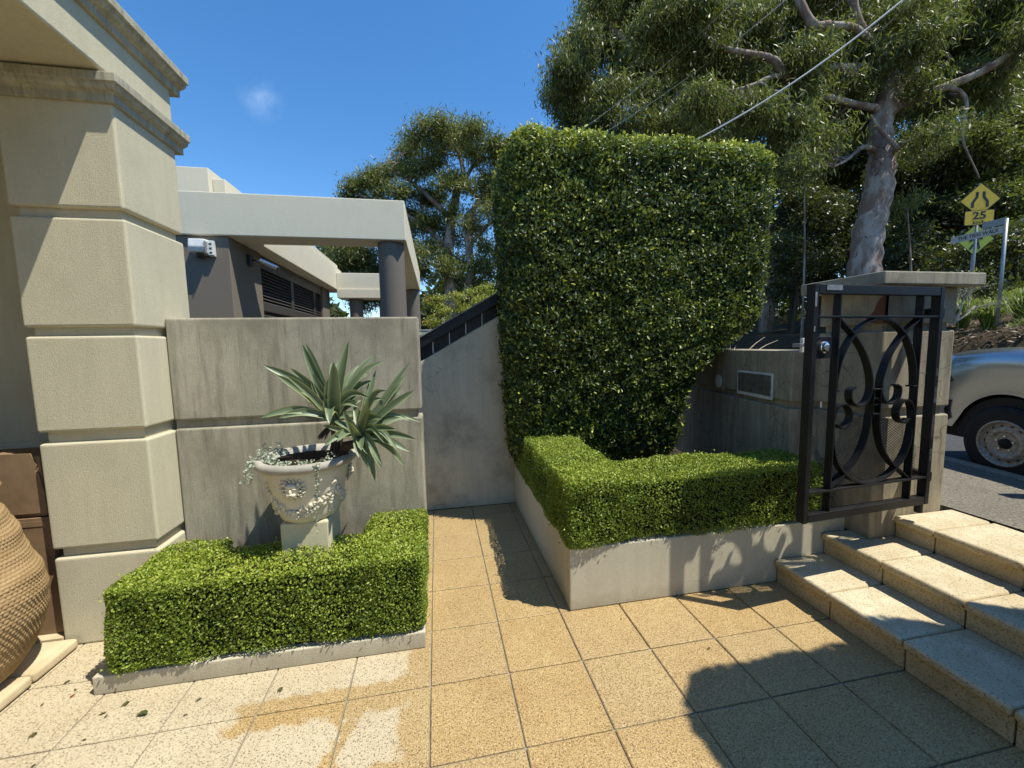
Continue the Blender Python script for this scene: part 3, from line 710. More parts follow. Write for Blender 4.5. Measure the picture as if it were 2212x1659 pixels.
def hedge(name, label, boxes, r, dens, L, Wd, mat, seed, fold=.35, quad=False, topbright=.42, bumps=.012, depth=.05, stray=.015, core_in=.055, tintbase=(.12, .85), group=None, outward=.30, warp=None):
    root = thing(name, label, 'hedge', ((boxes[0][0] + boxes[0][1]) / 2, (boxes[0][2] + boxes[0][3]) / 2, boxes[0][4]), group)
    P, N, inn, g = hedge_pts(boxes, r, dens, seed, bumps, depth)
    if warp: P = warp(P)
    n = len(P)
    D = unit(N * outward + g.normal(size=(n, 3)) * .65 + np.array([0, 0, .35]))
    Nm = unit(N + g.normal(size=(n, 3)) * .6)
    st_ = g.uniform(0, 1, n) < stray
    P = P + N * (st_ * g.uniform(.01, .03, n))[:, None] * (L / .014) ** .5
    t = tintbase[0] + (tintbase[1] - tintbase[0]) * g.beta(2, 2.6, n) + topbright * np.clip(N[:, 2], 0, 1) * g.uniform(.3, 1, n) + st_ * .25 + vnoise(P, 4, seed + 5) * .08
    ls = L * g.uniform(.65, 1.25, n); wsz = Wd * g.uniform(.7, 1.2, n)
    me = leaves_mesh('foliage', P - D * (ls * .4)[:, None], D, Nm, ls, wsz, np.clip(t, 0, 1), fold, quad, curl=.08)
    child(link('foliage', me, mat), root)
    mb = MB()
    for b in boxes:
        c = max(core_in, .3 * r + .05 if r > .1 else 0); nz_ = 10 if warp else 1; zs = np.linspace(b[4] + c * .3, b[5] - c, nz_ + 1); k0 = len(mb.v)
        for z0, z1 in zip(zs[:-1], zs[1:]): mb.box(b[0] + c, b[1] - c, b[2] + c, b[3] - c, z0, z1)
        if warp: mb.v[k0:] = [tuple(q) for q in warp(np.array(mb.v[k0:]))]
    if r > .1 and not warp:
        b = boxes[0]; mb = MB().box(b[0] + .04, b[1] - .04, b[2] + .04, b[3] - .04, b[4] + .04, b[5] - .04); child(mb.build('dark_core', 'hedge_core', None, bevel=r * .9, bseg=6), root)  # solid dark core, rounded so the hedge casts a smooth shadow
    else: child(mb.build('dark_core', 'hedge_core', None, normals=False), root)  # solid dark block inside the leaves, painted dark for shaded gaps
    return root

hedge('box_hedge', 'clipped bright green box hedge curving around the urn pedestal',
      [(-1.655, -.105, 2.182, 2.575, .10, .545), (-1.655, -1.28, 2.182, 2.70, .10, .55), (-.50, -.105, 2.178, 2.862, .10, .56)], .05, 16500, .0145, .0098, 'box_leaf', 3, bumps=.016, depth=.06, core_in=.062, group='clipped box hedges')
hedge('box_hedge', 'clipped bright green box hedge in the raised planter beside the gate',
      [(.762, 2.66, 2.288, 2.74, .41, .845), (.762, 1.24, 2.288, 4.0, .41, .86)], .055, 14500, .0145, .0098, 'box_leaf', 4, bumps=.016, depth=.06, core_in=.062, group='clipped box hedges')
def taper(P):
    # the tall hedge narrows towards its foot on the letterbox side and leans back a little at the bottom
    z = P[:, 2]; xr = 3.35 - np.interp(z, [.4, .97, 1.37, 1.58, 1.72, 1.95, 2.3, 2.8], [.98, .93, .82, .58, .33, .10, .03, 0.0])
    P = P.copy(); P[:, 0] = .66 + (P[:, 0] - .66) * (xr - .66) / 2.69 + np.interp(z, [.4, 1.0, 1.6], [.06, .03, 0])
    P[:, 1] += np.interp(z, [.4, .8, 1.2, 1.8], [.22, .12, .04, 0.0]) * np.clip((4.55 - P[:, 1]) / 1.08, 0, 1)
    return P
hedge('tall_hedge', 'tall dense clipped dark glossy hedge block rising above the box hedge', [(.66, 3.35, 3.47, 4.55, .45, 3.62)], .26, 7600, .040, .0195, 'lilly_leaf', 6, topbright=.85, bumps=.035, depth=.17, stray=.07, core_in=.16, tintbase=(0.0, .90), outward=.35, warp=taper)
tk = bpy.data.objects['tall_hedge']
for x in (.95, 1.35, 1.8, 2.2):
    child(MB().tube([(x, 3.85, .33), (x + .03, 3.83, .7), (x - .02, 3.85, 1.2)], [.03, .025, .02], 8).build('stem', 'twig', None), tk)
hedge('tall_hedge', 'tall clipped hedge in the opposite planter on the near side of the steps', [(2.52, 4.0, -1.5, .84, .7, 3.62)], .36, 2600, .045, .028, 'lilly_leaf', 8, bumps=.012, depth=.1, stray=.0, core_in=.06, quad=True)

# ------------------------------------------------------------------ urn, pedestal, plants
UC = Vector((-.785, 2.555, 0))
ped = thing('pedestal', 'square cream stone pedestal block carrying the lion urn', 'pedestal', (UC.x, UC.y, 0))
MB().box(-.132, .132, -.135, .135, .0, .70).build('block', 'pedestal_stone', ped, bevel=.012, bseg=2)
urn = thing('stone_urn', 'weathered cream stone urn with lion mask and fruit swags', 'urn', (UC.x, UC.y, .702))
prof = [(.0, 0.0), (.142, 0.0), (.160, .012), (.172, .045), (.186, .10), (.206, .19), (.224, .27), (.234, .305), (.231, .312), (.262, .318), (.276, .333), (.278, .352), (.262, .368), (.238, .366), (.222, .345), (.205, .30)]
bowl = MB().lathe(prof[:9], seg=72, wob=lambda a, z: .012 * math.sin(a * 3 + z * 20) * math.sin(z * 9) * .5).build('bowl', 'urn_stone', urn, smooth=True)
MB().lathe(prof[8:] + [(.0, .30)], seg=72).build('rim', 'urn_rim', urn, smooth=True)
def urn_r(z): 
    for (r0, z0), (r1, z1) in zip(prof[:-1], prof[1:]):
        if z0 <= z <= z1: return r0 + (r1 - r0) * (z - z0) / max(1e-6, z1 - z0)
    return .2
def urn_at(ang, z, off=0.0):
    r = urn_r(z) + off; return (r * math.sin(ang), -r * math.cos(ang), z)
def mask(ang, z0):
    mb = MB(); c = Vector(urn_at(ang, z0)); n = Vector((math.sin(ang), -math.cos(ang), -.1)).normalized(); s = Vector((math.cos(ang), math.sin(ang), 0)); u = n.cross(s); u = u if u.z > 0 else -u
    K_ = 1.35; P = lambda a, b, d: c + s * a * K_ + u * b * K_ + n * d * 1.25
    for ring, (rr, cnt, sz, dd) in enumerate(((.047, 16, .0105, .003), (.036, 13, .010, .009))):
        for k in range(cnt):
            t = 2 * math.pi * (k + .5 * ring) / cnt
            mb.tube([P(rr * .72 * math.cos(t), rr * .78 * math.sin(t) + .006, dd), P(rr * math.cos(t), rr * 1.05 * math.sin(t) + .006, dd + .004), P(rr * 1.18 * math.cos(t + .15), rr * 1.22 * math.sin(t + .15) + .006, dd - .002)], [sz * .5, sz * .55, sz * .2], 6)
    def el(a, b, d, ra, rb, rd, seg=10): 
        k = len(mb.v); mb.ball((0, 0, 0), ra, rb, rd, seg, 6)
        for i in range(k, len(mb.v)): x, y, z = mb.v[i]; mb.v[i] = tuple(P(a + x, b + y, d + z))
    el(0, .0, .008, .030, .034, .016); el(0, .020, .018, .024, .012, .010)
    for sg in (-1, 1):
        el(sg * .013, .011, .022, .010, .0045, .006); el(sg * .011, .004, .021, .004, .0035, .004)
        el(sg * .009, -.014, .024, .010, .008, .009); el(sg * .027, .026, .012, .007, .008, .006)
    el(0, -.002, .026, .0065, .014, .009); el(0, -.010, .032, .008, .005, .005); el(0, -.025, .018, .009, .006, .008)
    mb.build('lion_mask', 'urn_stone', urn, smooth=True)
mask(-.10, .222); mask(1.95, .232); mask(-2.1, .232)
def swag(a0, a1):
    mb = MB(); g = random.Random(int(a0 * 100))
    for k in range(34):
        t = k / 33; ang = a0 + (a1 - a0) * t; z = .215 - .145 * math.sin(math.pi * t) ** .8
        for q in (0, 1, 3):
            zz = max(.03, z + g.uniform(-.028, .028)); aa = ang + g.uniform(-.06, .06); sz = g.uniform(.007, .0155)
            if q < 3: mb.ball(urn_at(aa, zz, .003), sz, sz, sz * g.uniform(.8, 1.3), 7, 5)
            else:
                p0 = Vector(urn_at(aa, zz, .004)); p1 = Vector(urn_at(aa + g.uniform(-.16, .16), max(.02, zz + g.uniform(-.035, .02)), .006))
                mb.tube([p0, (p0 + p1) / 2 + (p0 - Vector((0, 0, zz))).normalized() * .006, p1], [.004, .010, .002], 6)
    for ang in (a0, a1):
        for k in range(8): mb.ball(urn_at(ang + g.uniform(-.05, .05), .05 + k * .018, .004), g.uniform(.008, .016), None, None, 7, 5)
    mb.build('fruit_swag', 'urn_stone', urn, smooth=True)
for k in range(3): swag(-1.15 + k * 2.09, .92 + k * 2.09)
MB().lathe([(0, .338), (.10, .342), (.215, .335)], seg=30).build('potting_soil', 'soil', urn, smooth=True)

# strap-leaved plant in the urn: heads A and B
agv = thing('strap_leaf_plant', 'spiky grey green strap leaved plant with two rosettes in the urn', 'plant', (UC.x, UC.y, 1.04))
def zz(zx, zy): return (548.6 + zx * .19836, 713.2 + zy * .19836)
A0 = at_y(*zz(870, 960), 2.53); B0 = at_y(*zz(1150, 1170), 2.45)
def rib(V, Q, Tn, p0, p1, rise, wid, tb, g, twist=0.0, droop=0.0):
    p0, p1 = Vector(p0), Vector(p1); n = 9; d = p1 - p0; L = d.length; d.normalize()
    side = d.cross(Vector((0, -.9, .35)) + Vector((g.uniform(-.3, .3), 0, 0))).normalized()
    nor = side.cross(d).normalized()
    if nor.y > 0: nor = -nor
    for i in range(n + 1):
        t = i / n
        c = p0.lerp(p1, t) + Vector((0, 0, 1)) * rise * L * math.sin(math.pi * min(1, t * 1.0)) ** 1 * 1.0
        w = wid * (.62 + 1.1 * t) * (1 - t) ** .62 if t > .0 else wid * .62
        w = max(w, .0012) * (1 if t < 1 else 0.2)
        s2 = (side + nor * twist * t).normalized()
        k = len(V)
        for u, e in ((-1, .95), (-.72, tb), (0, tb - .18), (.72, tb), (1, .95)):
            V.append(c + s2 * w * u * .5 + nor * (abs(u) * .28 * w)); Tn.append(min(1, max(0, e + g.uniform(-.03, .03))))
        if i:
            for j in range(4): Q.append((k - 5 + j, k - 4 + j, k + 1 + j, k + j))
def rosette(base, tips, extra, seed, wid):
    g = random.Random(seed); V, Q, Tn = [], [], []
    full = list(tips)
    for (zx, zy, dy, rise, wsc) in tips:
        bxz = (870, 960) if seed == 21 else (1150, 1170); q = g.uniform(.62, .88)
        full.append((bxz[0] + (zx - bxz[0]) * q + g.uniform(-90, 90), bxz[1] + (zy - bxz[1]) * q + g.uniform(-70, 70), max(-.18, min(.2, dy + g.uniform(-.08, .1))), rise + g.uniform(-.03, .06), wsc * .95))
    for (zx, zy, dy, rise, wsc) in full:
        y = base.y + dy
        rib(V, Q, Tn, base + Vector((g.uniform(-.012, .012), g.uniform(-.012, .012), g.uniform(-.01, .015))), at_y(*zz(zx, zy), y), rise, wid * wsc, g.uniform(.3, .55), g, g.uniform(-.4, .4))
    for k in range(extra):
        a = g.uniform(0, math.pi); el = g.uniform(-.1, 1.3); L = g.uniform(.16, .26)
        tip = base + Vector((L * math.cos(a) * math.cos(el), min(.26, L * math.sin(a) * math.cos(el)), L * math.sin(el)))
        rib(V, Q, Tn, base, tip, g.uniform(.02, .12), wid * .8, g.uniform(.25, .5), g, g.uniform(-.5, .5))
    me = np_mesh('leaf_rosette', np.array([tuple(v) for v in V]), np.array(Q), np.array(Tn), True)
    child(link('leaf_rosette', me, 'strap_leaf'), agv)
rosette(A0, [(95, 380, -.06, .10, 1), (70, 955, -.10, .14, 1.0), (525, 150, .02, -.02, 1.1), (1030, 120, .04, 0.0, 1.2), (235, 480, -.09, .06, .95), (395, 412, .03, .08, .9), (1425, 335, -.02, .16, .9), (1318, 268, .09, .12, .8), (868, 345, -.14, -.04, 1.5), (795, 1000, -.17, .35, 1.15), (1262, 745, -.15, .28, .9), (560, 140, .06, .02, 1.0), (1010, 290, .10, .08, .9), (850, 320, .12, 0, .9), (700, 480, .10, .05, .9), (1250, 480, .08, .20, 1.2), (620, 560, -.05, .05, 1.0), (1120, 640, .1, .1, 1.)], 7, 21, .062)
rosette(B0, [(1700, 345, .06, .02, 1.0), (1755, 650, -.05, .04, 1.0), (1655, 480, .14, .03, .9), (1328, 430, .08, -.02, .8), (1455, 660, -.06, .30, .75), (1830, 1010, .04, .22, .7), (1768, 1190, -.10, .08, .9), (1695, 1325, -.02, .12, 1.0), (1578, 1330, -.14, .34, .9), (1392, 1525, -.13, .26, 1.0), (1322, 1655, -.04, .30, 1.1), (1142, 1390, -.16, .16, 1.1), (757, 1265, -.15, .20, 1.0), (1620, 600, .05, .05, .9), (1655, 938, .10, .06, 1.0), (970, 880, -.14, -.10, 1.1), (1250, 760, -.16, .02, 1.2), (1255, 1520, -.10, .14, 1.1), (1640, 1485, .06, .22, 1.1), (1400, 960, -.18, .22, 1.0), (1540, 1080, -.14, .1, .9), (1440, 1090, .1, .1, .9), (1210, 1450, -.06, .14, .9)], 7, 33, .060)
for b, s in ((A0, 1.0), (B0, .85)):
    child(MB().tube([b + Vector((0, 0, -.045)), b + Vector((0, 0, -.01)), b + Vector((0, 0, .03))], [.026 * s, .034 * s, .02 * s], 12).build('leaf_base', 'strap_leaf', None, smooth=True), agv)
V = []
mbt = MB(); foot = Vector((A0.x - .012, UC.y - .03, 1.03))
mbt.tube([foot, (foot + A0) / 2 + Vector((.02, 0, 0)), A0 - Vector((0, 0, .03))], [.035, .032, .026], 10)
mbt.tube([foot + Vector((.03, -.02, 0)), (foot + B0) / 2 + Vector((.0, 0, .02)), B0 - Vector((.0, 0, .03))], [.03, .03, .024], 10)
child(mbt.build('stem', 'plant_stem', None, smooth=True), agv)
# dead skirts of leaves under head A
g = random.Random(5); V, Q, Tn = [], [], []
for k in range(9):
    a = math.pi + g.uniform(-.9, 1.6); p1 = A0 + Vector((.10 * math.cos(a), -.08 * abs(math.sin(a)), -.115))
    rib(V, Q, Tn, A0 + Vector((0, 0, -.03)), p1, .04, .020, .1, g)
child(link('dead_leaf_skirt', np_mesh('skirt', np.array([tuple(v) for v in V]), np.array(Q), None, True), 'plant_stem'), agv)

# silver trailing plant over the rim
sv = thing('trailing_plant', 'silvery trailing plant with tiny round leaves spilling over the urn rim', 'plant', (UC.x, UC.y, 1.05))
P, D, N, L = [], [], [], []
mb = MB(); g = random.Random(9)
def runner(p0, steps_):
    pts = [Vector(p0)]
    for dx in steps_: pts.append(pts[-1] + Vector(dx))
    mb.tube(pts, .0012, 4)
    for i in range(len(pts) - 1):
        for k in range(3):
            q = pts[i].lerp(pts[i + 1], g.random()) + Vector((g.uniform(-.008, .008), g.uniform(-.01, .004), g.uniform(-.004, .008)))
            P.append(q); D.append((g.uniform(-1, 1), g.uniform(-1, .2), g.uniform(-.3, .8))); N.append((g.uniform(-.5, .5), -.6, .7)); L.append(g.uniform(.009, .016))
for k in range(20):       # clump on the left of the rim
    p0 = (UC.x - .20 + g.uniform(-.06, .09), UC.y - .05 + g.uniform(-.09, .09), 1.065 + g.uniform(0, .02))
    runner(p0, [(g.uniform(-.03, .03), g.uniform(-.02, .02), g.uniform(.0, .025)) for _ in range(3)])
for k in range(24):       # cover round the front of the soil
    a = g.uniform(-1.2, 1.3); p0 = (UC.x + .2 * math.sin(a), UC.y - .19 * math.cos(a), 1.055)
    runner(p0, [(g.uniform(-.03, .03), g.uniform(-.01, .02), g.uniform(-.005, .012)) for _ in range(3)])
for k in range(4):        # strands hanging off the left edge
    a = -1.25 + g.uniform(-.35, .4); p0 = (UC.x + .272 * math.sin(a), UC.y - .272 * math.cos(a), 1.07)
    runner(p0, [(-.02, -.005, .0)] + [(g.uniform(-.012, .004), g.uniform(-.006, .004), -.022) for _ in range(g.randint(3, 7))])
a = .45; p0 = (UC.x + .275 * math.sin(a), UC.y - .275 * math.cos(a), 1.07)
runner(p0, [(0, -.012, 0)] + [(g.uniform(-.008, .006), .004, -.028) for _ in range(15)])
runner((p0[0] + .02, p0[1], p0[2]), [(0, -.012, 0)] + [(g.uniform(-.010, .004), .003, -.026) for _ in range(8)])
P, D, N = np.array([tuple(v) for v in P]), np.array(D), np.array(N); L = np.array(L)
child(link('foliage', leaves_mesh('foliage', P, D, N, L, L * .95, np.random.default_rng(1).uniform(0, 1, len(L)), .1), 'silver_leaf'), sv)
child(mb.build('runner', 'silver_leaf', None, normals=False), sv)

# ------------------------------------------------------------------ basket and boxes under the portico
bk = thing('woven_basket', 'large tan woven basket with narrow neck standing on the portico step', 'basket', (-2.445, 2.25, .06))
bp = [(.24, 0.0), (.30, .05), (.36, .16), (.405, .30), (.42, .42), (.412, .52), (.375, .62), (.362, .66), (.345, .74), (.305, .84), (.275, .885), (.272, .93), (.295, .975)]
seg = 300; pp = []
for (r0, z0), (r1, z1) in zip(bp[:-1], bp[1:]):
    k = max(2, round((z1 - z0) / .0044))
    for i in range(k): t = i / k; pp.append((r0 + (r1 - r0) * t, z0 + (z1 - z0) * t))
pp.append(bp[-1])
ja, ka = np.meshgrid(np.arange(len(pp)), np.arange(seg), indexing='ij'); rz = np.array(pp)
ang = ka / seg * 2 * np.pi; zz_ = rz[:, 1][:, None] + 0 * ang; cell_ = np.floor(ja / 4)
stitch = np.cos(2 * np.pi * (ka / 3.0 + cell_ * .5)) * .5 + .5
coil = np.sin((ja % 4 + .5) / 4 * np.pi)
rr_ = rz[:, 0][:, None] + .009 * coil * (.05 + .95 * stitch) + .007 * np.sin(ang * 2 + zz_ * 6) + .002 * np.sin(zz_ * 60 + np.sin(ang * 3)) 
vs = np.stack([rr_ * np.cos(ang), rr_ * np.sin(ang), zz_ + .008 * np.sin(ang * 3 + zz_ * 5)], -1).reshape(-1, 3)
q0 = (ja[:-1] * seg + ka[:-1]).ravel(); q1 = (ja[:-1] * seg + (ka[:-1] + 1) % seg).ravel()
link('woven_body', np_mesh('woven_body', vs, np.stack([q0, q1, q1 + seg, q0 + seg], 1), None, True), 'basket_weave', bk)
MB().lathe([(.286 + .014 * math.cos(t), .978 + .014 * math.sin(t)) for t in [2 * math.pi * k / 10 for k in range(11)]], seg=60).build('rim', 'basket_weave', bk, smooth=True)
MB().lathe([(0, .01), (.24, .01)], seg=40).build('base', 'basket_weave', bk)
def carton(label, x0, x1, y0, y1, z0, z1, torn):
    c = thing('cardboard_box', label, 'box', ((x0 + x1) / 2, (y0 + y1) / 2, z0), 'cardboard boxes stacked under the portico')
    child(box('carton', 'cardboard', None, x0, x1, y0, y1, z0, z1, .003), c)
    if torn:
        child(MB().prism([(x0, z0 + .02), (x1 + .012, z0 + .02), (x1 + .008, z0 + .15), (x1 - .006, z1 - .10), (x1 - .02, z1 - .08), (x1 - .012, z1 - .05), (x1 - .035, z1 + .02), (x0, z1 + .03)], y0 - .010, y0 - .004).build('torn_flap', 'cardboard', None), c)
    else: child(MB().box(x0 + .05, x1 - .02, y0 - .003, y0 - .0005, z1 - .05, z1 - .02).build('tape_strip', 'cardboard', None), c)
carton('lower closed cardboard box behind the woven basket', -2.80, -2.215, 2.68, 2.97, .06, .765, False)
carton('upper cardboard box with torn flap behind the woven basket', -2.82, -2.235, 2.69, 2.96, .772, 1.12, True)

# ------------------------------------------------------------------ neighbouring pavilion
nb = thing('neighbour_pavilion', 'flat roofed modern pavilion with pale beams, dark walls and round columns', 'building', (-2, 9, 0))
def nbox(name, mat, *a, bevel=.012): return child(box(name, mat, None, *a, bevel), nb)
nbox('front_beam', 'pavilion_beam', -6.5, -.398, 6.5, 7.0, 3.33, 3.917)
nbox('side_beam', 'pavilion_beam', -.86, -.400, 7.002, 12.4, 3.332, 3.912)
nbox('fascia', 'pavilion_beam', -3.2, -2.62, 7.002, 12.6, 3.330, 3.94)
nbox('roof_edge', 'pavilion_beam', -3.3, -2.66, 7.02, 12.3, 3.942, 4.05, bevel=.006)
nbox('back_beam', 'pavilion_beam', -2.618, -.862, 11.9, 12.4, 3.10, 3.78)
nbox('back_ledge', 'pavilion_beam', -2.616, -.864, 11.86, 11.897, 3.10, 3.34, bevel=.006)
nbox('upper_block', 'pavilion_beam', -6.4, -3.49, 7.5, 11.5, 3.92, 4.63)
nbox('upper_block', 'pavilion_beam', -3.488, -3.3, 7.6, 11.2, 3.92, 4.50)
W = nbox('wall', 'pavilion_wall', -6.4, -2.862, 6.548, 7.60, 0, 3.329)
nbox('wall', 'pavilion_wall', -3.4, -2.862, 11.36, 12.1, 0, 3.328)
nbox('wall', 'pavilion_wall', -3.5, -3.056, 7.602, 11.358, 0, 3.326)
dr = nbox('garage_door', 'louvre_paint', -3.055, -2.966, 7.61, 11.35, .05, 3.30, bevel=0)
def sub(o, par): o.parent = par; o.matrix_parent_inverse = Matrix.Identity(4); return o
for y0, y1 in ((7.61, 7.68), (9.12, 9.26), (10.68, 10.80), (11.29, 11.35)): sub(box('door_stile', 'louvre_paint', None, -2.964, -2.895, y0, y1, .05, 3.10, .004), dr)
sub(box('door_rail', 'louvre_paint', None, -2.964, -2.893, 7.61, 11.35, 3.102, 3.318, .004), dr)
sub(box('door_rail', 'louvre_paint', None, -2.963, -2.894, 7.682, 11.288, 2.38, 2.52, .004), dr)
for y0, y1 in ((7.685, 9.115), (9.265, 10.675), (10.805, 11.285)):
    me = MB().obox((0, 0, 0), (.022, 0, -.026), (0, (y1 - y0) / 2, 0), (.003, 0, .003)).mesh('slat'); me.materials.append(MATS['louvre_paint'])
    for k in range(26):
        z = 3.07 - k * .058
        if abs(z - 2.45) < .09: continue
        s_ = link('slat', me, None); s_.location = (-2.93, (y0 + y1) / 2, z); sub(s_, dr)
def column(x, y, r, zt): 
    c = MB().lathe([(r * 1.0, 0), (r, zt)], (x, y, 0), 48).build('column', 'pavilion_column', None, smooth=True); return child(c, nb)
column(-.645, 6.76, .20, 3.332); column(-.60, 11.9, .19, 3.334); column(-2.18, 12.15, .18, 3.102); column(-.62, 9.3, .19, 3.334) if False else None
nbox('patio_slab', 'kerb_concrete', -6.4, .4, 6.3, 13, -.07, .02, bevel=0)
bal = thing('glass_balustrade', 'glass balustrade with thin steel top rail beside the pavilion column', 'balustrade', (0, 5.0, 0))
child(box('top_rail', 'galv', None, -1.6, .75, 4.98, 5.02, 1.885, 1.91, .004), bal)
for k in range(3): child(box('glass_panel', 'clear_glass', None, -1.6 + k * .79, -.82 + k * .79, 4.995, 5.005, .9, 1.88, 0), bal)
for k in range(4): child(box('post', 'galv', None, -1.615 + k * .79, -1.59 + k * .79, 4.985, 5.015, -.06, 1.884, .002), bal)

sb = thing('siren_box', 'white alarm siren box with vents on the dark pavilion wall', 'alarm box', (-3.2, 6.5, 3.1))
child(MB().prism([(6.545, 3.05), (6.40, 3.075), (6.375, 3.14), (6.39, 3.25), (6.545, 3.265)], -3.30, -3.10, 'yz').build('housing', 'white_plastic', None, bevel=.012), sb)
child(MB().prism([(6.545, 3.03), (6.47, 3.045), (6.47, 3.245), (6.545, 3.255)], -3.099, -3.03, 'yz').build('back_flange', 'white_plastic', None, bevel=.006), sb)
for k in range(7): child(MB().box(-3.0995, -3.0975, 6.37, 6.46, 3.09 + k * .02, 3.098 + k * .02).build('vent_slot', 'dark_plastic', None), sb)
for k in range(3): child(MB().box(-3.08, -3.05, 6.467, 6.4695, 3.07 + k * .06, 3.09 + k * .06).build('vent_slot', 'dark_plastic', None), sb)
child(MB().lathe([(0, 0), (.045, 0), (.045, .05)], (-3.20, 6.47, 3.005), 20).build('strobe', 'dark_plastic', None, smooth=True), sb)
sc = thing('security_camera', 'silver bullet camera angled down from the pavilion side wall', 'camera', (-2.85, 7.2, 3.1))
child(box('mount_plate', 'dark_plastic', None, -2.860, -2.81, 7.08, 7.21, 3.03, 3.20, .006), sc)
child(MB().tube([(-2.81, 7.15, 3.12), (-2.72, 7.16, 3.115), (-2.68, 7.165, 3.095)], .014, 10).build('arm', 'chrome', None, smooth=True), sc)
child(autosmooth(MB().tube([(-2.70, 7.12, 3.12), (-2.50, 7.25, 3.025)], .036, 20).build('camera_body', 'chrome', None)), sc)
child(autosmooth(MB().tube([(-2.505, 7.246, 3.027), (-2.48, 7.263, 3.015)], .030, 20).build('lens', 'dark_plastic', None)), sc)


# ------------------------------------------------------------------ parked car (front wheel at the kerb)
CO = st(4.44, 0, 0)
def car_at(name, label, s_front, n_side, z, extra=True):
    """utility vehicle, nose towards +SD; origin under the front axle, kerb side at -w"""
    c = thing(name, label, 'car', (0, 0, 0), 'cars parked along the street')
    hw = .885
    def Lz(u):  # lower edge of the side panels with both wheel arches
        z0 = .36 if -2.6 < u < .2 else .42
        for uw in (0.0, -2.95):
            d = u - uw
            if abs(d) < .43: z0 = max(z0, .345 + math.sqrt(max(0, .43 ** 2 - d * d)) * 1.06)
        return z0
    def top(u):  # bonnet / tray top line at the centre
        if u > -1.0: return 1.235 - .10 * max(0, u) ** 2 * 1.3 - .01 * max(0, -u)
        return 1.20
    us = sorted(set([round(-4.1 + .05 * i, 3) for i in range(98)] + [.76, .79, .805]))
    V, Fq = [], []; prof_n = 11
    for u in us:
        nose = max(0, (u - .45) / .36); nose = min(1, nose); pull = .16 * nose ** 2.2
        zt = top(u) - .17 * nose ** 3; lz = Lz(u)
        w = hw - pull; row = []
        for k, (fw_, tz) in enumerate(((.985, 0.0), (1.0, .18), (1.005, .42), (1.0, .62), (.985, .78), (.955, .90), (.90, .965), (.80, .985), (.55, 1.0), (.28, 1.012), (0.0, 1.016))):
            row.append((w * fw_, lz + (zt - lz) * tz))
        full = [(-a, b) for a, b in row] + [(a, b) for a, b in reversed(row[:-1])]
        V += [(u, a, b) for a, b in full]
    M_ = 2 * prof_n - 1
    for i in range(len(us) - 1):
        for k in range(M_ - 1): Fq.append((i * M_ + k, i * M_ + k + 1, (i + 1) * M_ + k + 1, (i + 1) * M_ + k))
    Fq += [tuple(range(M_)), tuple(range((len(us) - 1) * M_, len(us) * M_))[::-1]]
    root = bpy.data.objects.new('tmp', None)
    parts = []
    def P(o): parts.append(o); return o
    P(autosmooth(MB().add(V, Fq).build('body', 'car_paint'), 45))
    # underside, dark arch liners
    P(MB().box(-4.0, .70, -.74, .74, .30, .62).build('chassis', 'tyre_rubber'))
    for uw in (0, -2.95):
        P(MB().prism([(uw + .425 * math.cos(t), .345 + .425 * math.sin(t)) for t in [math.pi * k / 16 for k in range(17)]], -.84, .84).build('arch_liner', 'tyre_rubber'))
    # cab
    cab = MB(); prof = [(-.72, 1.21), (-1.22, 1.68), (-1.45, 1.76), (-2.35, 1.76), (-2.55, 1.70), (-2.72, 1.19)]
    vs = [(u, -.83 + .20 * max(0, z - 1.12) ** .9, z) for u, z in prof] + [(u, .83 - .20 * max(0, z - 1.12) ** .9, z) for u, z in prof]
    cab.add(vs, [tuple(range(6)), tuple(range(6, 12))[::-1]] + [(i, i + 6, (i + 1) % 6 + 6, (i + 1) % 6) for i in range(6)])
    P(cab.build('cab', 'car_paint', bevel=.03, bseg=2))
    for sg in (-1, 1):
        P(MB().add([(u, sg * (.842 - .20 * (z - 1.12)), z) for u, z in ((-.95, 1.17), (-1.28, 1.60), (-2.36, 1.62), (-2.52, 1.17))], [(0, 1, 2, 3)]).build('side_window', 'car_glass', normals=False))
        P(MB().tube([(u, sg * .715 * (1 - .13 * max(0, (u - .3) / .5)), top(u) - .012 - .17 * min(1, max(0, (u - .45) / .36)) ** 3) for u in (-.7, -.4, -.1, .2, .4, .55, .66)], .006, 6).build('bonnet_gap', 'dark_plastic'))
        P(MB().tube([(u, sg * .893, z) for u, z in ((-.62, 1.13), (-.64, .9), (-.66, .6), (-.70, .42))], .004, 6).build('door_gap', 'dark_plastic'))
        P(MB().obox((-.88, sg * .99, 1.20), (.05, 0, 0), (0, .09, 0), (0, 0, .085)).build('door_mirror', 'car_paint', bevel=.02))
        P(MB().obox((-1.55, sg * .892, .93), (.09, 0, 0), (0, .012, 0), (0, 0, .014)).build('door_handle', 'chrome', bevel=.004))
        lampw = MB(); 
        lp_ = [(.80, .84), (.80, .98), (.66, .985), (.50, .93), (.47, .895), (.52, .86), (.66, .84)]
        def wl(u): return hw - .16 * min(1, max(0, (u - .45) / .36)) ** 2.2 + .006
        P(MB().add([(u, sg * wl(u), z) for u, z in lp_], [tuple(range(7))]).build('headlight', 'lamp_glass', normals=False))
        P(MB().add([(u, sg * (wl(u) + .004), z) for u, z in [(.60, .865), (.60, .945), (.53, .925), (.50, .90)]], [(0, 1, 2, 3)]).build('indicator', 'lamp_amber', normals=False))
        br_ = [(u, sg * (wl(u) + .003), z) for u, z in lp_ + lp_[:1]]
        P(MB().tube(br_, .008, 6).build('headlight_trim', 'dark_plastic'))
    P(MB().add([(-.78, -.70, 1.15), (-.78, .70, 1.15), (-1.21, .62, 1.645), (-1.21, -.62, 1.645)], [(0, 1, 2, 3)]).build('windscreen', 'car_glass', normals=False))
    bv = []
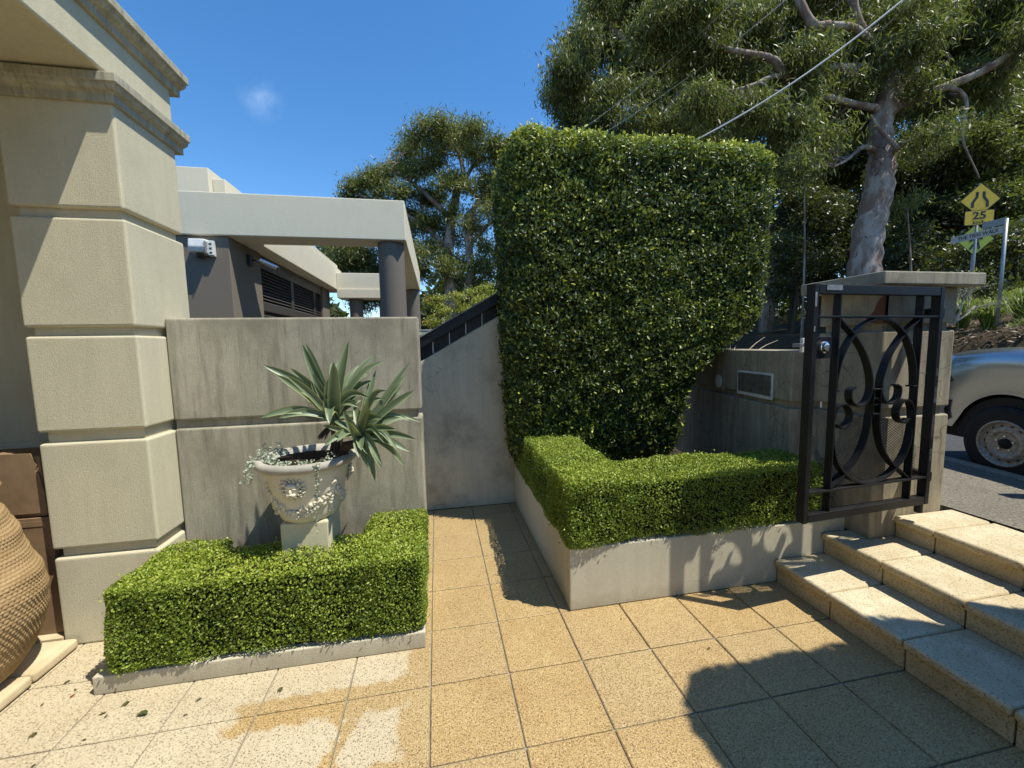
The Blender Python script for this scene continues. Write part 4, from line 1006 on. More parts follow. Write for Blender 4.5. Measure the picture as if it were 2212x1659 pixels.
    for (u, w, z0, z1) in ((.47, .915, .50, .69), (.62, .915, .42, .71), (.80, .84, .40, .72), (.90, .60, .40, .72), (.92, 0, .40, .72), (.90, -.60, .40, .72), (.80, -.84, .40, .72), (.62, -.915, .42, .71), (.47, -.915, .50, .69)):
        bv.append([(u, w, z0), (u + .02, w * 1.01, (z0 + z1) / 2), (u, w, z1), (u - .09, w * .9, z1 + .01)])
    mbb = MB(); vs = [v for r_ in bv for v in r_]; mbb.add(vs, [(i * 4 + k, i * 4 + k + 1, i * 4 + 5 + k, i * 4 + 4 + k) for i in range(8) for k in range(3)])
    P(mbb.build('bumper', 'bumper_plastic', bevel=0))
    for uw in (0, -2.95):
        for sg in (-1, 1):
            c0 = (uw, sg * .77, .345)
            ty = MB().lathe([(.20, -.10), (.29, -.115), (.335, -.10), (.348, -.07), (.348, .07), (.335, .10), (.29, .115), (.20, .10)], c0, 56, 'y').build('tyre', 'tyre_rubber', smooth=True); P(ty)
            o_ = .105 * sg
            rm = [(.215, o_), (.208, o_ + .012 * sg), (.196, o_ + .004 * sg), (.188, o_ - .03 * sg), (.172, o_ - .035 * sg), (.15, o_ - .012 * sg), (.115, o_ - .002 * sg), (.105, o_ - .02 * sg), (.085, o_ - .024 * sg), (.0, o_ - .024 * sg)]
            ri_ = MB().lathe(rm, c0, 56, 'y').build('rim', 'rim_steel', smooth=True); P(ri_)
            hb = MB()
            for k in range(14):
                a = 2 * math.pi * k / 14; hb.lathe([(0, o_ - .0215 * sg), (.0135, o_ - .0215 * sg)], (uw + .161 * math.cos(a), c0[1], .345 + .161 * math.sin(a)), 12, 'y')
            P(setting(hb.build('vent_holes', 'sign_black', normals=False), 'stuff'))
            P(MB().lathe([(.048, o_ - .024 * sg), (.046, o_ - .008 * sg), (.0, o_ - .006 * sg)], c0, 24, 'y').build('hub_cap', 'tyre_rubber', smooth=True))
            for k in range(5):
                a = 2 * math.pi * k / 5 + .3; q = MB().lathe([(.011, o_ - .026 * sg), (.010, o_ - .008 * sg), (0, o_ - .006 * sg)], (uw + .068 * math.cos(a), c0[1], .345 + .068 * math.sin(a)), 8, 'y'); P(q.build('wheel_nut', 'chrome'))
    ex, ey = SD, -SN * -1     # local u -> SD, local w -> SN
    Rm = Matrix(((SD.x, SN.x, 0, 0), (SD.y, SN.y, 0, 0), (0, 0, 1, 0), (0, 0, 0, 1)))
    org = st(n_side + hw, s_front, z)
    c.matrix_world = Matrix.Translation(org) @ Rm
    for o_ in parts: o_.parent = c
    bpy.data.objects.remove(root)
    return c, parts
sw_ = (Vector((5.13, 2.73, 0))).dot(SD)
car1, cparts = car_at('parked_car', 'silver utility vehicle with rusty steel wheels parked at the kerb past the gate', sw_, 4.40, .365)
# ------------------------------------------------------------------ road signs
def text_mesh(name, body, size, mat, parent, mw, bold=0.0, sx=1.0):
    cu = bpy.data.curves.new(name, 'FONT'); cu.body = body; cu.size = size; cu.align_x = 'CENTER'; cu.align_y = 'CENTER'; cu.extrude = .001; cu.offset = bold; cu.resolution_u = 3
    t = bpy.data.objects.new(name + '_tmp', cu); col.objects.link(t)
    dg = bpy.context.evaluated_depsgraph_get(); me = bpy.data.meshes.new_from_object(t.evaluated_get(dg)); bpy.data.objects.remove(t)
    for v in me.vertices: v.co.x *= sx
    me.materials.clear(); o = link(name, me, mat, parent); o.matrix_parent_inverse = Matrix.Identity(4); o.matrix_basis = parent.matrix_world.inverted() @ mw
    return o
def sign_frame(origin, nrm_):
    n_ = Vector(nrm_).normalized(); x_ = Vector((0, 0, 1)).cross(n_).normalized(); y_ = n_.cross(x_)
    M_ = Matrix((x_, y_, n_)).transposed().to_4x4(); M_.translation = Vector(origin); return M_
def flat(name, poly, th, z0, mat, parent, M_, bevel=0):
    mb = MB().prism(poly, z0, z0 + th, 'xy'); o = mb.build(name, mat, None, bevel=bevel); o.parent = parent; o.matrix_parent_inverse = Matrix.Identity(4)
    o.matrix_local = parent.matrix_world.inverted() @ M_; return o
def rrect(w, h, r=.03):
    pts = []
    for cx_, cy_, a0 in ((w / 2 - r, h / 2 - r, 0), (-w / 2 + r, h / 2 - r, 90), (-w / 2 + r, -h / 2 + r, 180), (w / 2 - r, -h / 2 + r, 270)):
        for k in range(5): a = math.radians(a0 + 22.5 * k); pts.append((cx_ + r * math.cos(a), cy_ + r * math.sin(a)))
    return pts
def diamond(s): return [(0, s), (-s, 0), (0, -s), (s, 0)]
def stroke(pts, w):
    L_, R_ = [], []
    for i, (x, y) in enumerate(pts):
        x2, y2 = pts[min(i + 1, len(pts) - 1)]; x1, y1 = pts[max(i - 1, 0)]; l = math.hypot(x2 - x1, y2 - y1); nx, ny = -(y2 - y1) / l * w / 2, (x2 - x1) / l * w / 2
        L_.append((x + nx, y + ny)); R_.append((x - nx, y - ny))
    return L_ + R_[::-1]
DS = 10.0
ws = thing('road_sign', 'yellow diamond narrow road warning sign above a 25 speed plate', 'sign', tuple(at_d(2118, 690, DS)))
bpy.context.view_layer.update()
FN = (-.42, -.907, 0)
c1 = at_d(2117, 432, DS); Mf = sign_frame(c1, FN)
flat('diamond_plate', diamond(.41), .004, 0, 'sign_black', ws, Mf); flat('diamond_face', diamond(.39), .002, .0045, 'sign_yellow', ws, Mf)
for sg in (-1, 1): flat('lane_symbol', stroke([(sg * .15, -.18), (sg * .145, -.05), (sg * .07, .07), (sg * .065, .20)], .06), .002, .007, 'sign_black', ws, Mf)
c2 = at_d(2115, 470, DS); M2 = sign_frame(c2, FN)
flat('speed_plate', rrect(.60, .36), .004, -.003, 'sign_black', ws, M2); flat('speed_face', rrect(.57, .33), .002, .0015, 'sign_yellow', ws, M2)
T2 = M2 @ Matrix.Translation((0, .045, .006)); text_mesh('speed_number', '25', .25, 'sign_black', ws, T2, .006, 1.15)
T2 = M2 @ Matrix.Translation((0, -.115, .006)); text_mesh('speed_unit', 'km/h', .10, 'sign_black', ws, T2, .002, 1.2)
b0 = at_d(2113, 700, DS); pz_ = bank_z(b0.dot(SN), b0.dot(SD)) - .1
child(MB().tube([(c1.x + .012, c1.y + .03, pz_), (c1.x + .012, c1.y + .03, c1.z + .4)], .027, 12).build('post', 'galv', None, smooth=True), ws)
pd = thing('pedestrian_sign', 'lime diamond pedestrian warning sign half hidden behind the street name blade', 'sign', tuple(at_d(2105, 700, 10.6)))
bpy.context.view_layer.update()
c3 = at_d(2106, 518, 10.6); M3 = sign_frame(c3, FN)
flat('diamond_plate', diamond(.41), .004, 0, 'sign_black', pd, M3); flat('diamond_face', diamond(.39), .002, .0045, 'sign_lime', pd, M3)
for pl in ([(.02, .10), (.05, -.05)], [(.05, -.05), (.10, -.24)], [(.04, -.05), (-.05, -.15), (-.10, -.25)], [(.02, .09), (-.06, .0), (-.12, -.04)], [(.03, .09), (.10, .02), (.16, .03)]): flat('walking_figure', stroke(pl, .055), .002, .0068 + .0004 * len(pl) + .001 * abs(pl[-1][0]), 'sign_black', pd, M3)
flat('walking_figure', [(.02 + .045 * math.cos(t), .165 + .045 * math.sin(t)) for t in [2 * math.pi * k / 14 for k in range(14)]], .002, .007, 'sign_black', pd, M3)
child(MB().tube([(c3.x + .01, c3.y + .03, bank_z(c3.x * SN.x + c3.y * SN.y, 5) - .1), (c3.x + .01, c3.y + .03, c3.z + .4)], .027, 12).build('post', 'galv', None, smooth=True), pd)
sp = thing('street_name_sign', 'grey metal post carrying a white street name blade', 'sign', tuple(at_d(2156, 690, 9.2)))
bpy.context.view_layer.update()
pt, pb = at_d(2141, 478, 9.2), at_d(2156, 674, 9.2)
pole = child(MB().tube([pb - Vector((0, 0, .3)), Vector((pb.x, pb.y, pt.z))], .033, 14).build('post', 'galv', None, smooth=True), sp)
bl = at_d(2098, 508, 9.2); bl = Vector((pb.x, pb.y, at_d(2141, 497, 9.2).z)); xdir = Vector((-.80, .10, -.0)); 
e0 = Vector((pb.x, pb.y, at_d(2141, 495, 9.2).z)); e1 = at_d(2054, 521, 10.1); dx_ = (e1 - e0); wl_ = Vector((dx_.x, dx_.y, 0)).length
nblade = Vector((dx_.y, -dx_.x, 0)).normalized(); nblade = -nblade if nblade.dot(Vector((-1, -.6, 0))) < 0 else nblade
M5 = sign_frame((e0 + e1) / 2, nblade); M5.translation.z = e0.z - .04
flat('name_blade', rrect(wl_, .16, .02), .006, 0, 'sign_white', sp, M5)
text_mesh('name_text', 'THE TRIG WALK', .118, 'sign_black', sp, M5 @ Matrix.Translation((0.02, 0, .008)), .001, .92)
M6 = M5.copy(); M6.translation = M5.translation + Vector((0, 0, .17)) + (e0 - e1).normalized() * wl_ * .29
flat('upper_plate', rrect(wl_ * .40, .15, .01), .006, 0, 'galv', sp, M6)

# ------------------------------------------------------------------ overhead wires
def wire(label, p0, d0, p1, d1, r, mat):
    a, b = at_d(*p0, d0), at_d(*p1, d1); a2 = a + (a - b) * .5; b2 = b + (b - a) * .6
    pts = [a2.lerp(b2, t / 24) - Vector((0, 0, .5 * math.sin(math.pi * t / 24))) + Vector((0, 0, .42)) for t in range(25)]
    o = MB().tube(pts, r, 6).build('overhead_wire', mat, smooth=True); tag(o, label, 'wire', 'overhead wires')
wire('thick pale overhead cable crossing in front of the gum trunk', (1540, 292), 8.2, (1955, 0), 7.2, .018, 'wire_grey')
wire('upper thin overhead wire crossing the gum canopy', (1290, 262), 13, (1590, 0), 11, .008, 'wire_grey')
wire('second thin overhead wire below the upper one in the gum canopy', (1345, 268), 13, (1700, 0), 11, .008, 'wire_grey')
wire('third thin overhead wire low in the gum canopy', (1460, 275), 13, (1800, 20), 11, .006, 'wire_dark')
wire('lowest thin overhead wire above the thick cable', (1500, 280), 13, (1850, 20), 11, .006, 'wire_dark')

# ------------------------------------------------------------------ trees
def smooth_path(pts, n=5, wob=0.0, g=None):
    P = [Vector(p) for p in pts]; P = [2 * P[0] - P[1]] + P + [2 * P[-1] - P[-2]]; out = []
    for i in range(1, len(P) - 2):
        for k in range(n):
            t = k / n; a, b, c, d = P[i - 1:i + 3]
            q = 0.5 * ((2 * b) + (-a + c) * t + (2 * a - 5 * b + 4 * c - d) * t * t + (-a + 3 * b - 3 * c + d) * t ** 3)
            if wob and g: q = q + Vector((g.gauss(0, wob), g.gauss(0, wob), g.gauss(0, wob)))
            out.append(q)
    out.append(P[-2]); return out
def spray_leaves(blobs, dens, per, L, Wd, g, hang=.8, spread=.14, shell=.45, tint=(.05, .8)):
    Pl, Dl, Nl, Ll, Tl = [], [], [], [], []
    for (c, r, f) in blobs:
        c = np.array(c); r = np.array(r); n = max(6, int(dens * f * (r[0] * r[1] + r[1] * r[2] + r[0] * r[2])))
        d = unit(g.normal(size=(n, 3))); rad = g.uniform(0, 1, n) ** shell
        rad = rad * (1 + .22 * vnoise(d * 2.2 + c, 1.7, 3))
        o = c + d * rad[:, None] * r
        tb = g.uniform(*tint, n) * .7 + .12 * vnoise(o, 1.2, 9) + .14 * np.clip(d[:, 2], 0, 1)
        for k in range(per):
            Pl.append(o + g.normal(size=(n, 3)) * spread * np.array([1, 1, .8]))
            dd = g.normal(size=(n, 3)); dd[:, 2] -= hang * 2.0; Dl.append(dd)
            Nl.append(unit(g.normal(size=(n, 3)) + np.array([0, 0, .25]))); Ll.append(L * g.uniform(.6, 1.25, n)); Tl.append(np.clip(tb + g.uniform(-.15, .2, n), 0, 1))
    Lc = np.concatenate(Ll)
    return np.concatenate(Pl), np.concatenate(Dl), np.concatenate(Nl), Lc, Lc * Wd, np.concatenate(Tl)
def tree(name, label, cat, limbs, blobs, leaf, seed, dens=40, per=9, L=.14, Wd=.2, hang=.8, spread=.14, bark='gum_bark', twigs=5, group=None, shell=.45, twig_r=.02, crown='crown', tint=(.05, .8)):
    g = random.Random(seed); gn_ = np.random.default_rng(seed)
    root = thing(name, label, cat, tuple(limbs[0][0][0]), group)
    anchors = []
    for i, (pts, r0, r1) in enumerate(limbs):
        path = smooth_path(pts, 6, r0 * .05, g); n = len(path)
        rad = [(r0 + (r1 - r0) * (k / (n - 1)) ** .8) * (1 + .022 * math.sin(k * 1.3 + i)) for k in range(n)]
        child(MB().tube(path, rad, 14 if r0 > .12 else 8).build('trunk' if i == 0 else 'limb', bark, None, smooth=True), root)
        anchors += [(p, rad[k]) for k, p in enumerate(path) if k > n * .25 or i > 0]
    mbt = MB()
    for (c, r, f) in blobs:
        c = Vector(c); a, ra = min(anchors, key=lambda q: (q[0] - c).length)
        mid = a.lerp(c, .5) + Vector((g.gauss(0, .12), g.gauss(0, .12), g.uniform(0, .3))) * (c - a).length * .5
        r0 = min(ra * .7, twig_r * (1 + (c - a).length * .6))
        mbt.tube(smooth_path([a, mid, c], 4, .02, g), [r0 * (1 - .6 * k / 8) for k in range(9)], 6)
        for k in range(twigs):
            d = Vector((g.gauss(0, 1), g.gauss(0, 1), g.gauss(.3, .8))).normalized(); e = c + Vector((d.x * r[0], d.y * r[1], d.z * r[2])) * g.uniform(.6, 1.0)
            b0 = a.lerp(c, g.uniform(.6, 1.0)); b0 = mid.lerp(c, g.uniform(.3, 1))
            m_ = b0.lerp(e, .5) + Vector((g.gauss(0, .1), g.gauss(0, .1), g.gauss(0.05, .1))) * max(r)
            mbt.tube(smooth_path([b0, m_, e], 3), [r0 * .45 * (1 - .75 * k / 6) for k in range(7)], 5)
    if mbt.v: setting(child(mbt.build('branches', bark, None, smooth=True, normals=False), root), 'stuff')
    P, D, N, Lc, Wc, Tn = spray_leaves(blobs, dens, per, L, Wd, gn_, hang, spread, shell, tint)
    child(link(crown, leaves_mesh('crown', P, D, N, Lc, Wc, Tn, .2, True, .12), leaf), root)
    return root
def blob(px, py, d, rp, f=1.0, flat_=.75, jit=0.0):
    c = at_d(px, py, d); r = rp / F_PX * d; return (tuple(c), (r, r, r * flat_), f)
def A(px, py, d): return at_d(px, py, d)
def broken(bl, k=4, f=.58, seed=1):
    g = random.Random(seed); out = []
    for c, r, w in bl:
        for _ in range(k):
            d = Vector((g.gauss(0, 1), g.gauss(0, 1), g.gauss(0, 1))).normalized() * g.uniform(.3, .85)
            q = f * g.uniform(.6, 1.3); out.append(((c[0] + d.x * r[0], c[1] + d.y * r[1], c[2] + d.z * r[2]), (r[0] * q * 1.15, r[1] * q * 1.15, r[2] * q * .85), w))
    return out
gd = 12.6
base = at_d(1858, 610, gd); base.z = bank_z(base.dot(SN), base.dot(SD)) - .3
limbs = [([base, A(1866, 590, gd), A(1882, 480, gd), A(1900, 390, gd), A(1906, 330, gd), A(1898, 290, gd), A(1912, 230, gd), A(1926, 170, gd)], .47, .27),
         ([A(1926, 172, gd), A(1905, 120, gd), A(1868, 80, gd - .3), A(1845, 20, gd - .5), A(1828, -60, gd - .5)], .2, .10),
         ([A(1920, 205, gd), A(1962, 175, gd), A(1990, 120, gd + .2), A(2015, 60, gd + .4), A(2040, -20, gd + .4)], .2, .08),
         ([A(1918, 235, gd), A(1975, 215, gd - .3), A(2050, 185, gd - .6), A(2130, 150, gd - .9), A(2230, 85, gd - 1.2)], .17, .08),
         ([A(1900, 150, gd), A(1830, 150, gd - .3), A(1765, 150, gd - .5), A(1705, 168, gd - .6), A(1672, 130, gd - .8), A(1630, 118, gd - .8), A(1555, 100, gd - 1), A(1500, 60, gd - 1), A(1470, 58, gd - 1)], .17, .05),
         ([A(1712, 166, gd - .6), A(1670, 165, gd - .7), A(1620, 186, gd - .8), A(1550, 200, gd - .8), A(1475, 205, gd - .8)], .085, .03),
         ([A(1906, 235, gd), A(1860, 228, gd - .3), A(1780, 208, gd - .6)], .12, .09),
         ([A(1900, 330, gd), A(1865, 318, gd - .4), A(1830, 345, gd - .6), A(1800, 360, gd - .8)], .09, .03),
         ([A(1903, 325, gd), A(1935, 325, gd - .4), A(1925, 305, gd - .6), A(1900, 280, gd - .7), A(1880, 250, gd - .8)], .09, .04),
         ([A(2050, 188, gd - .6), A(2075, 200, gd - .6), A(2088, 225, gd - .6), A(2080, 300, gd - .5), A(2115, 385, gd - .4)], .08, .02),
         ([A(1790, 55, gd - 1), A(1760, 55, gd - 1), A(1735, 20, gd - 1), A(1715, -30, gd - 1)], .13, .10),
         ([A(1880, 90, gd - .3), A(1840, 60, gd - .8), A(1790, 55, gd - 1)], .12, .10)]
gb = [(1440, 60, 60), (1500, 130, 60), (1560, 40, 60), (1620, 70, 60), (1570, 160, 50), (1500, 215, 45), (1640, 215, 45), (1690, 60, 55), (1700, 260, 45), (1760, 110, 50), (1620, 265, 45), (1750, 215, 45), (1830, 30, 55), (1870, 120, 45), (1950, 50, 60), (1985, 95, 45), (2060, 50, 60), (2100, 120, 50), (2150, 40, 60), (2040, 235, 40), (2160, 120, 50), (1790, 280, 40), (1750, 300, 40), (2130, 190, 40), (1965, 15, 60), (1730, 350, 35), (1905, 250, 32), (1780, 340, 34), (2060, 150, 32), (1650, 0, 60), (1740, 0, 60), (1870, 0, 60), (2190, 0, 60), (2030, 0, 60), (1560, 240, 40), (1940, 130, 35), (1820, 210, 40), (2210, 70, 50), (1500, 20, 60), (2000, 290, 35), (1830, 270, 35), (1700, 150, 42), (1600, 130, 42), (1540, 100, 42), (1780, 90, 42), (1850, 180, 36), (1990, 180, 36), (2090, 170, 40), (2180, 170, 42), (2040, 110, 42), (1900, 60, 42), (1660, 180, 36)]
gr = random.Random(3)
blobs = [blob(x, y, gd + gr.uniform(-1.6, 1.3), r, 1.0) for x, y, r in gb]
tree('gum_tree', 'big spreading gum tree with mottled pale trunk and twisting limbs', 'tree', limbs, broken(blobs, 4, .6, 5), 'gum_leaf', 41, dens=135, per=10, L=.2, Wd=.19, group='gum trees', spread=.23, twigs=5, shell=.38)
# second gum further back on the left of the canopy
g2 = 17.5
b2 = at_d(1480, 640, g2); b2.z = bank_z(b2.dot(SN), b2.dot(SD)) - .3 if b2.dot(SN) > 9.1 else 0.4
limbs = [([b2, A(1470, 450, g2), A(1440, 330, g2), A(1420, 230, g2), A(1390, 150, g2)], .4, .16),
         ([A(1430, 270, g2), A(1380, 210, g2), A(1310, 170, g2), A(1250, 160, g2)], .16, .05), ([A(1400, 170, g2), A(1350, 90, g2), A(1300, 40, g2), A(1280, 0, g2)], .14, .05), ([A(1430, 250, g2), A(1480, 180, g2), A(1500, 100, g2)], .13, .05), ([A(1400, 190, g2), A(1330, 230, g2), A(1240, 225, g2)], .1, .03)]
gb = [(1290, 40, 45), (1350, 20, 50), (1245, 95, 40), (1215, 150, 40), (1195, 195, 30), (1275, 140, 45), (1330, 100, 50), (1260, 205, 38), (1210, 215, 26), (1320, 195, 35), (1390, 70, 50), (1390, 150, 45), (1300, 245, 38), (1370, 250, 38), (1440, 190, 45), (1420, 260, 40), (1480, 260, 40), (1240, 245, 26), (1450, 110, 45), (1300, 0, 40), (1370, -10, 50), (1345, 160, 32), (1430, 10, 50), (1540, 300, 40), (1480, 330, 40), (1590, 330, 40), (1230, 258, 30), (1290, 272, 32), (1350, 288, 34), (1420, 300, 36), (1250, 230, 30), (1330, 215, 34), (1390, 215, 34), (1270, 90, 34), (1410, 120, 34)]
blobs = [blob(x, y, g2 + gr.uniform(-1.6, 1.6), r, 1.0) for x, y, r in gb]
tree('gum_tree', 'dense rounded gum tree rising above the tall clipped hedge', 'tree', limbs, broken(blobs, 4, .6, 6), 'gum_leaf', 42, dens=105, per=10, L=.24, Wd=.2, group='gum trees', spread=.28, twigs=5, shell=.38)
# gum behind the pavilion
g3 = 23.0
limbs = [([Vector((.9, 24, -.1)), A(975, 640, g3), A(968, 560, g3), A(975, 480, g3), A(985, 420, g3)], .42, .22),
         ([A(1008, 650, g3 - .3), A(1018, 590, g3 - .3), A(1012, 500, g3 - .3), A(1030, 440, g3 - .3), A(1060, 400, g3 - .3), A(1080, 360, g3 - .3)], .32, .08),
         ([A(985, 420, g3), A(1000, 370, g3), A(985, 320, g3), A(960, 290, g3)], .2, .06), ([A(985, 420, g3), A(1020, 360, g3), A(1045, 320, g3)], .18, .05), ([A(972, 470, g3), A(920, 420, g3), A(870, 380, g3), A(830, 360, g3)], .18, .05),
         ([A(968, 540, g3), A(930, 500, g3), A(870, 460, g3), A(800, 430, g3), A(770, 420, g3)], .16, .04), ([A(1014, 530, g3), A(1050, 490, g3), A(1080, 470, g3)], .14, .05), ([A(1016, 580, g3), A(1060, 560, g3), A(1100, 530, g3)], .12, .04), ([A(968, 590, g3), A(930, 570, g3), A(900, 560, g3)], .12, .04)]
gb = [(955, 258, 26), (918, 275, 26), (900, 300, 24), (990, 280, 30), (1030, 290, 30), (1062, 300, 28), (1000, 320, 26), (950, 310, 28), (875, 330, 24), (855, 350, 26), (890, 370, 24), (830, 375, 24), (800, 385, 26), (770, 400, 22), (752, 415, 16), (1070, 345, 24), (930, 360, 24), (1055, 390, 20), (820, 415, 26), (870, 415, 28), (920, 420, 26), (960, 400, 22), (1085, 320, 22), (905, 460, 26), (945, 470, 22), (880, 490, 26), (1075, 470, 18), (1050, 540, 22), (930, 530, 26), (890, 540, 26), (1085, 560, 20), (990, 560, 18), (960, 580, 22), (910, 590, 28), (1060, 590, 24), (1020, 470, 14), (1030, 350, 16), (840, 450, 26), (790, 440, 26), (1000, 400, 18), (1050, 450, 16), (1000, 520, 14), (960, 500, 18), (870, 570, 26), (1040, 620, 22), (985, 610, 18), (1085, 430, 18), (940, 340, 22), (1020, 320, 22), (985, 450, 20), (1030, 500, 20), (980, 380, 24), (1040, 400, 22), (945, 430, 24), (1000, 480, 18), (920, 490, 24), (1060, 430, 20), (960, 550, 20), (1030, 570, 20), (860, 520, 26)]
blobs = [blob(x, y, g3 + gr.uniform(-1.5, 1.5), r * 1.12, 1.0, .7) for x, y, r in gb]
tree('gum_tree', 'tall gum tree with open layered crown behind the pavilion', 'tree', limbs, broken(blobs, 4, .6, 7), 'gum_leaf', 43, dens=62, per=10, L=.27, Wd=.2, hang=.4, group='gum trees', spread=.28, twig_r=.03, tint=(.2, .95), twigs=5, shell=.38)
# two more gums behind fill the canopy
for i, (xa, xb, bx, lab) in enumerate(((1440, 1860, 1660, 'tall gum tree behind the overhead wires filling the canopy'), (1840, 2260, 2080, 'tall gum tree behind the road signs filling the canopy'))):
    g4 = 20.0; b4 = at_d(bx, 620, g4); b4.z = bank_z(b4.dot(SN), b4.dot(SD)) - .3
    bs = [blob(xa + (xb - xa) * (k % 6 + gr.uniform(.1, .9)) / 6, -30 + 430 * (k // 6 + gr.uniform(.1, .9)) / 6, g4 + gr.uniform(-2, 2.5), gr.uniform(40, 58), 1) for k in range(36)]
    lm = [([b4, A(bx, 420, g4), A(bx + 15, 250, g4), A(bx - 10, 80, g4), A(bx, -40, g4)], .35, .1), ([A(bx + 10, 300, g4), A(bx - 80, 200, g4), A(bx - 140, 110, g4)], .15, .05), ([A(bx + 10, 260, g4), A(bx + 80, 170, g4), A(bx + 130, 60, g4)], .15, .05)]
    tree('gum_tree', lab, 'tree', lm, broken(bs, 3, .65, 8 + i), 'gum_leaf', 48 + i, dens=70, per=9, L=.28, Wd=.22, group='gum trees', spread=.24, twigs=2, tint=(0, .7))
# smaller trees seen under the pergola
for i, (px_, py_, d_, r_) in enumerate(((700, 550, 25, 34), (770, 560, 24, 40), (820, 600, 26, 40))):
    bs = [blob(px_ + gr.uniform(-1, 1) * r_, py_ + gr.uniform(-.8, 1.6) * r_, d_ + gr.uniform(-1, 1), r_ * gr.uniform(.5, .8), 1, .8) for _ in range(9)]
    c_ = at_d(px_, py_, d_)
    tree('dark_tree', ('dark leafy tree framed by the pergola beside the fascia', 'dark leafy tree framed by the pergola behind its middle', 'dark leafy tree framed by the pergola beside the round column')[i], 'tree', [([Vector((c_.x, c_.y, -.1)), Vector((c_.x, c_.y, c_.z * .5)), c_], .2, .08)], bs, 'gum_leaf', 60 + i, dens=100, per=8, L=.25, Wd=.26, spread=.22, group='trees beyond the pavilion', tint=(0, .6))
# yellow maple behind the stair
md = 9.0
bs = [blob(x, y, md + gr.uniform(-.5, .5), r, 1, .6) for x, y, r in ((925, 650, 14), (950, 645, 18), (985, 640, 20), (1020, 632, 20), (1050, 622, 20), (960, 670, 22), (1000, 665, 24), (1040, 650, 24), (940, 695, 22), (980, 695, 24), (1070, 640, 24), (1030, 690, 26), (1080, 670, 28))]
mb0 = at_d(1000, 700, md)
tree('maple_tree', 'small yellow green feathery maple behind the black stair', 'tree', [([Vector((mb0.x, mb0.y, -.1)), Vector((mb0.x + .1, mb0.y, 1.2)), at_d(1000, 675, md)], .07, .03), ([Vector((mb0.x + .1, mb0.y, 1.2)), at_d(1050, 660, md)], .04, .015)], bs, 'maple_leaf', 70, dens=620, per=5, L=.055, Wd=.55, hang=.15, spread=.04, bark='twig', twig_r=.008, tint=(.1, .9))
# dark shrubs and trees across the road
shr = [(1720, 560, 17, 60), (1780, 470, 18, 70), (1830, 560, 16.5, 55), (1970, 430, 17, 75), (1990, 550, 15, 65), (2060, 400, 16, 70), (2130, 330, 15.5, 70), (2190, 420, 14.5, 75), (2110, 470, 15, 55), (2195, 560, 12.5, 60), (2060, 570, 13.5, 50), (1720, 400, 19, 60), (2200, 270, 15, 60), (1960, 350, 18, 55)]
slabels = ['dark shrub at the foot of the bank beside the tall hedge', 'dark tree crown just left of the mottled gum trunk', 'dark shrub tucked behind the mottled gum trunk foot', 'dark glossy tree directly right of the mottled gum trunk', 'dark low shrub between gum trunk and road sign', 'dark glossy tree above and left of the yellow sign', 'tall leafy tree above the yellow diamond sign', 'leafy tree to the right of the yellow diamond sign', 'dark shrub right behind the 25 speed plate', 'leafy shrub right of the street name post', 'dark shrub behind the bare twiggy bush', 'dark tree between tall hedge and gum canopy', 'pale leafed tree high beyond the right gum limb', 'dark tree against the upper gum trunk']
for i, (px_, py_, d_, r_) in enumerate(shr):
    bs = [blob(px_ + gr.uniform(-1, 1) * r_ * .9, py_ + gr.uniform(-.9, 1.3) * r_, d_ + gr.uniform(-1.2, 1.2), r_ * gr.uniform(.42, .7), 1, .85) for _ in range(11)]
    c_ = at_d(px_, py_, d_); gz = bank_z(c_.dot(SN), c_.dot(SD)) - .2
    tree('dark_tree', slabels[i], 'tree', [([Vector((c_.x, c_.y, gz)), Vector((c_.x + .1, c_.y, (gz + c_.z) / 2)), c_], .12, .05)], bs, 'shrub_leaf' if i not in (6, 7, 12) else 'gum_leaf', 80 + i, dens=120, per=7, L=.15, Wd=.42, hang=.3, spread=.16, bark='twig', group='trees across the road', twigs=3, tint=(0, .75))
# thin pale saplings
for i, (x0, y0, x1, y1, d_) in enumerate(((1737, 620, 1737, 330, 14.5), (1975, 600, 1960, 450, 13))):
    a_, b_ = at_d(x0, y0, d_), at_d(x1, y1, d_); a_.z = bank_z(a_.dot(SN), a_.dot(SD)) - .2
    bs = [(tuple(b_ + Vector((gr.uniform(-.4, .4), gr.uniform(-.4, .4), gr.uniform(-.3, .4)))), (.45, .45, .4), 1) for _ in range(4)]
    tree('sapling', ('straight thin pale sapling close to the tall hedge', 'thin dark sapling right of the gum trunk')[i], 'tree', [([a_, a_.lerp(b_, .5) + Vector((.08, 0, 0)), b_], .05, .02)], bs, 'gum_leaf', 120 + i, dens=40, per=7, L=.16, Wd=.2, group='thin saplings on the bank', bark='gum_bark', twig_r=.008)
# bare twiggy bush by the signs
bd = 8.6; bb_ = at_d(2052, 688, bd); g = random.Random(77); bare = thing('bare_bush', 'bare grey twiggy bush in front of the road signs', 'bush', tuple(bb_)); mb = MB(); tips = []
def grow(p, d, L_, r_, lev):
    q = p + d * L_; m_ = p.lerp(q, .5) + Vector((g.gauss(0, .05), g.gauss(0, .05), g.gauss(0, .04))) * L_ * 2
    mb.tube(smooth_path([p, m_, q], 3), [r_ * (1 - .45 * k / 6) for k in range(7)], 5)
    if lev == 0: tips.append(q); return
    for k in range(g.randint(3, 4)):
        d2 = (d + Vector((g.gauss(0, .55), g.gauss(0, .55), g.gauss(.05, .4)))).normalized(); grow(p.lerp(q, g.uniform(.45, 1)), d2, L_ * g.uniform(.5, .8), r_ * .5, lev - 1)
for d_ in ((.35, -.1, .9), (.75, -.2, .65), (-.1, .1, 1), (.55, .2, .8)): grow(bb_ - Vector((0, 0, .15)), Vector(d_).normalized(), .62, .02, 3)
child(mb.build('twigs', 'grey_twig', None, normals=False), bare)
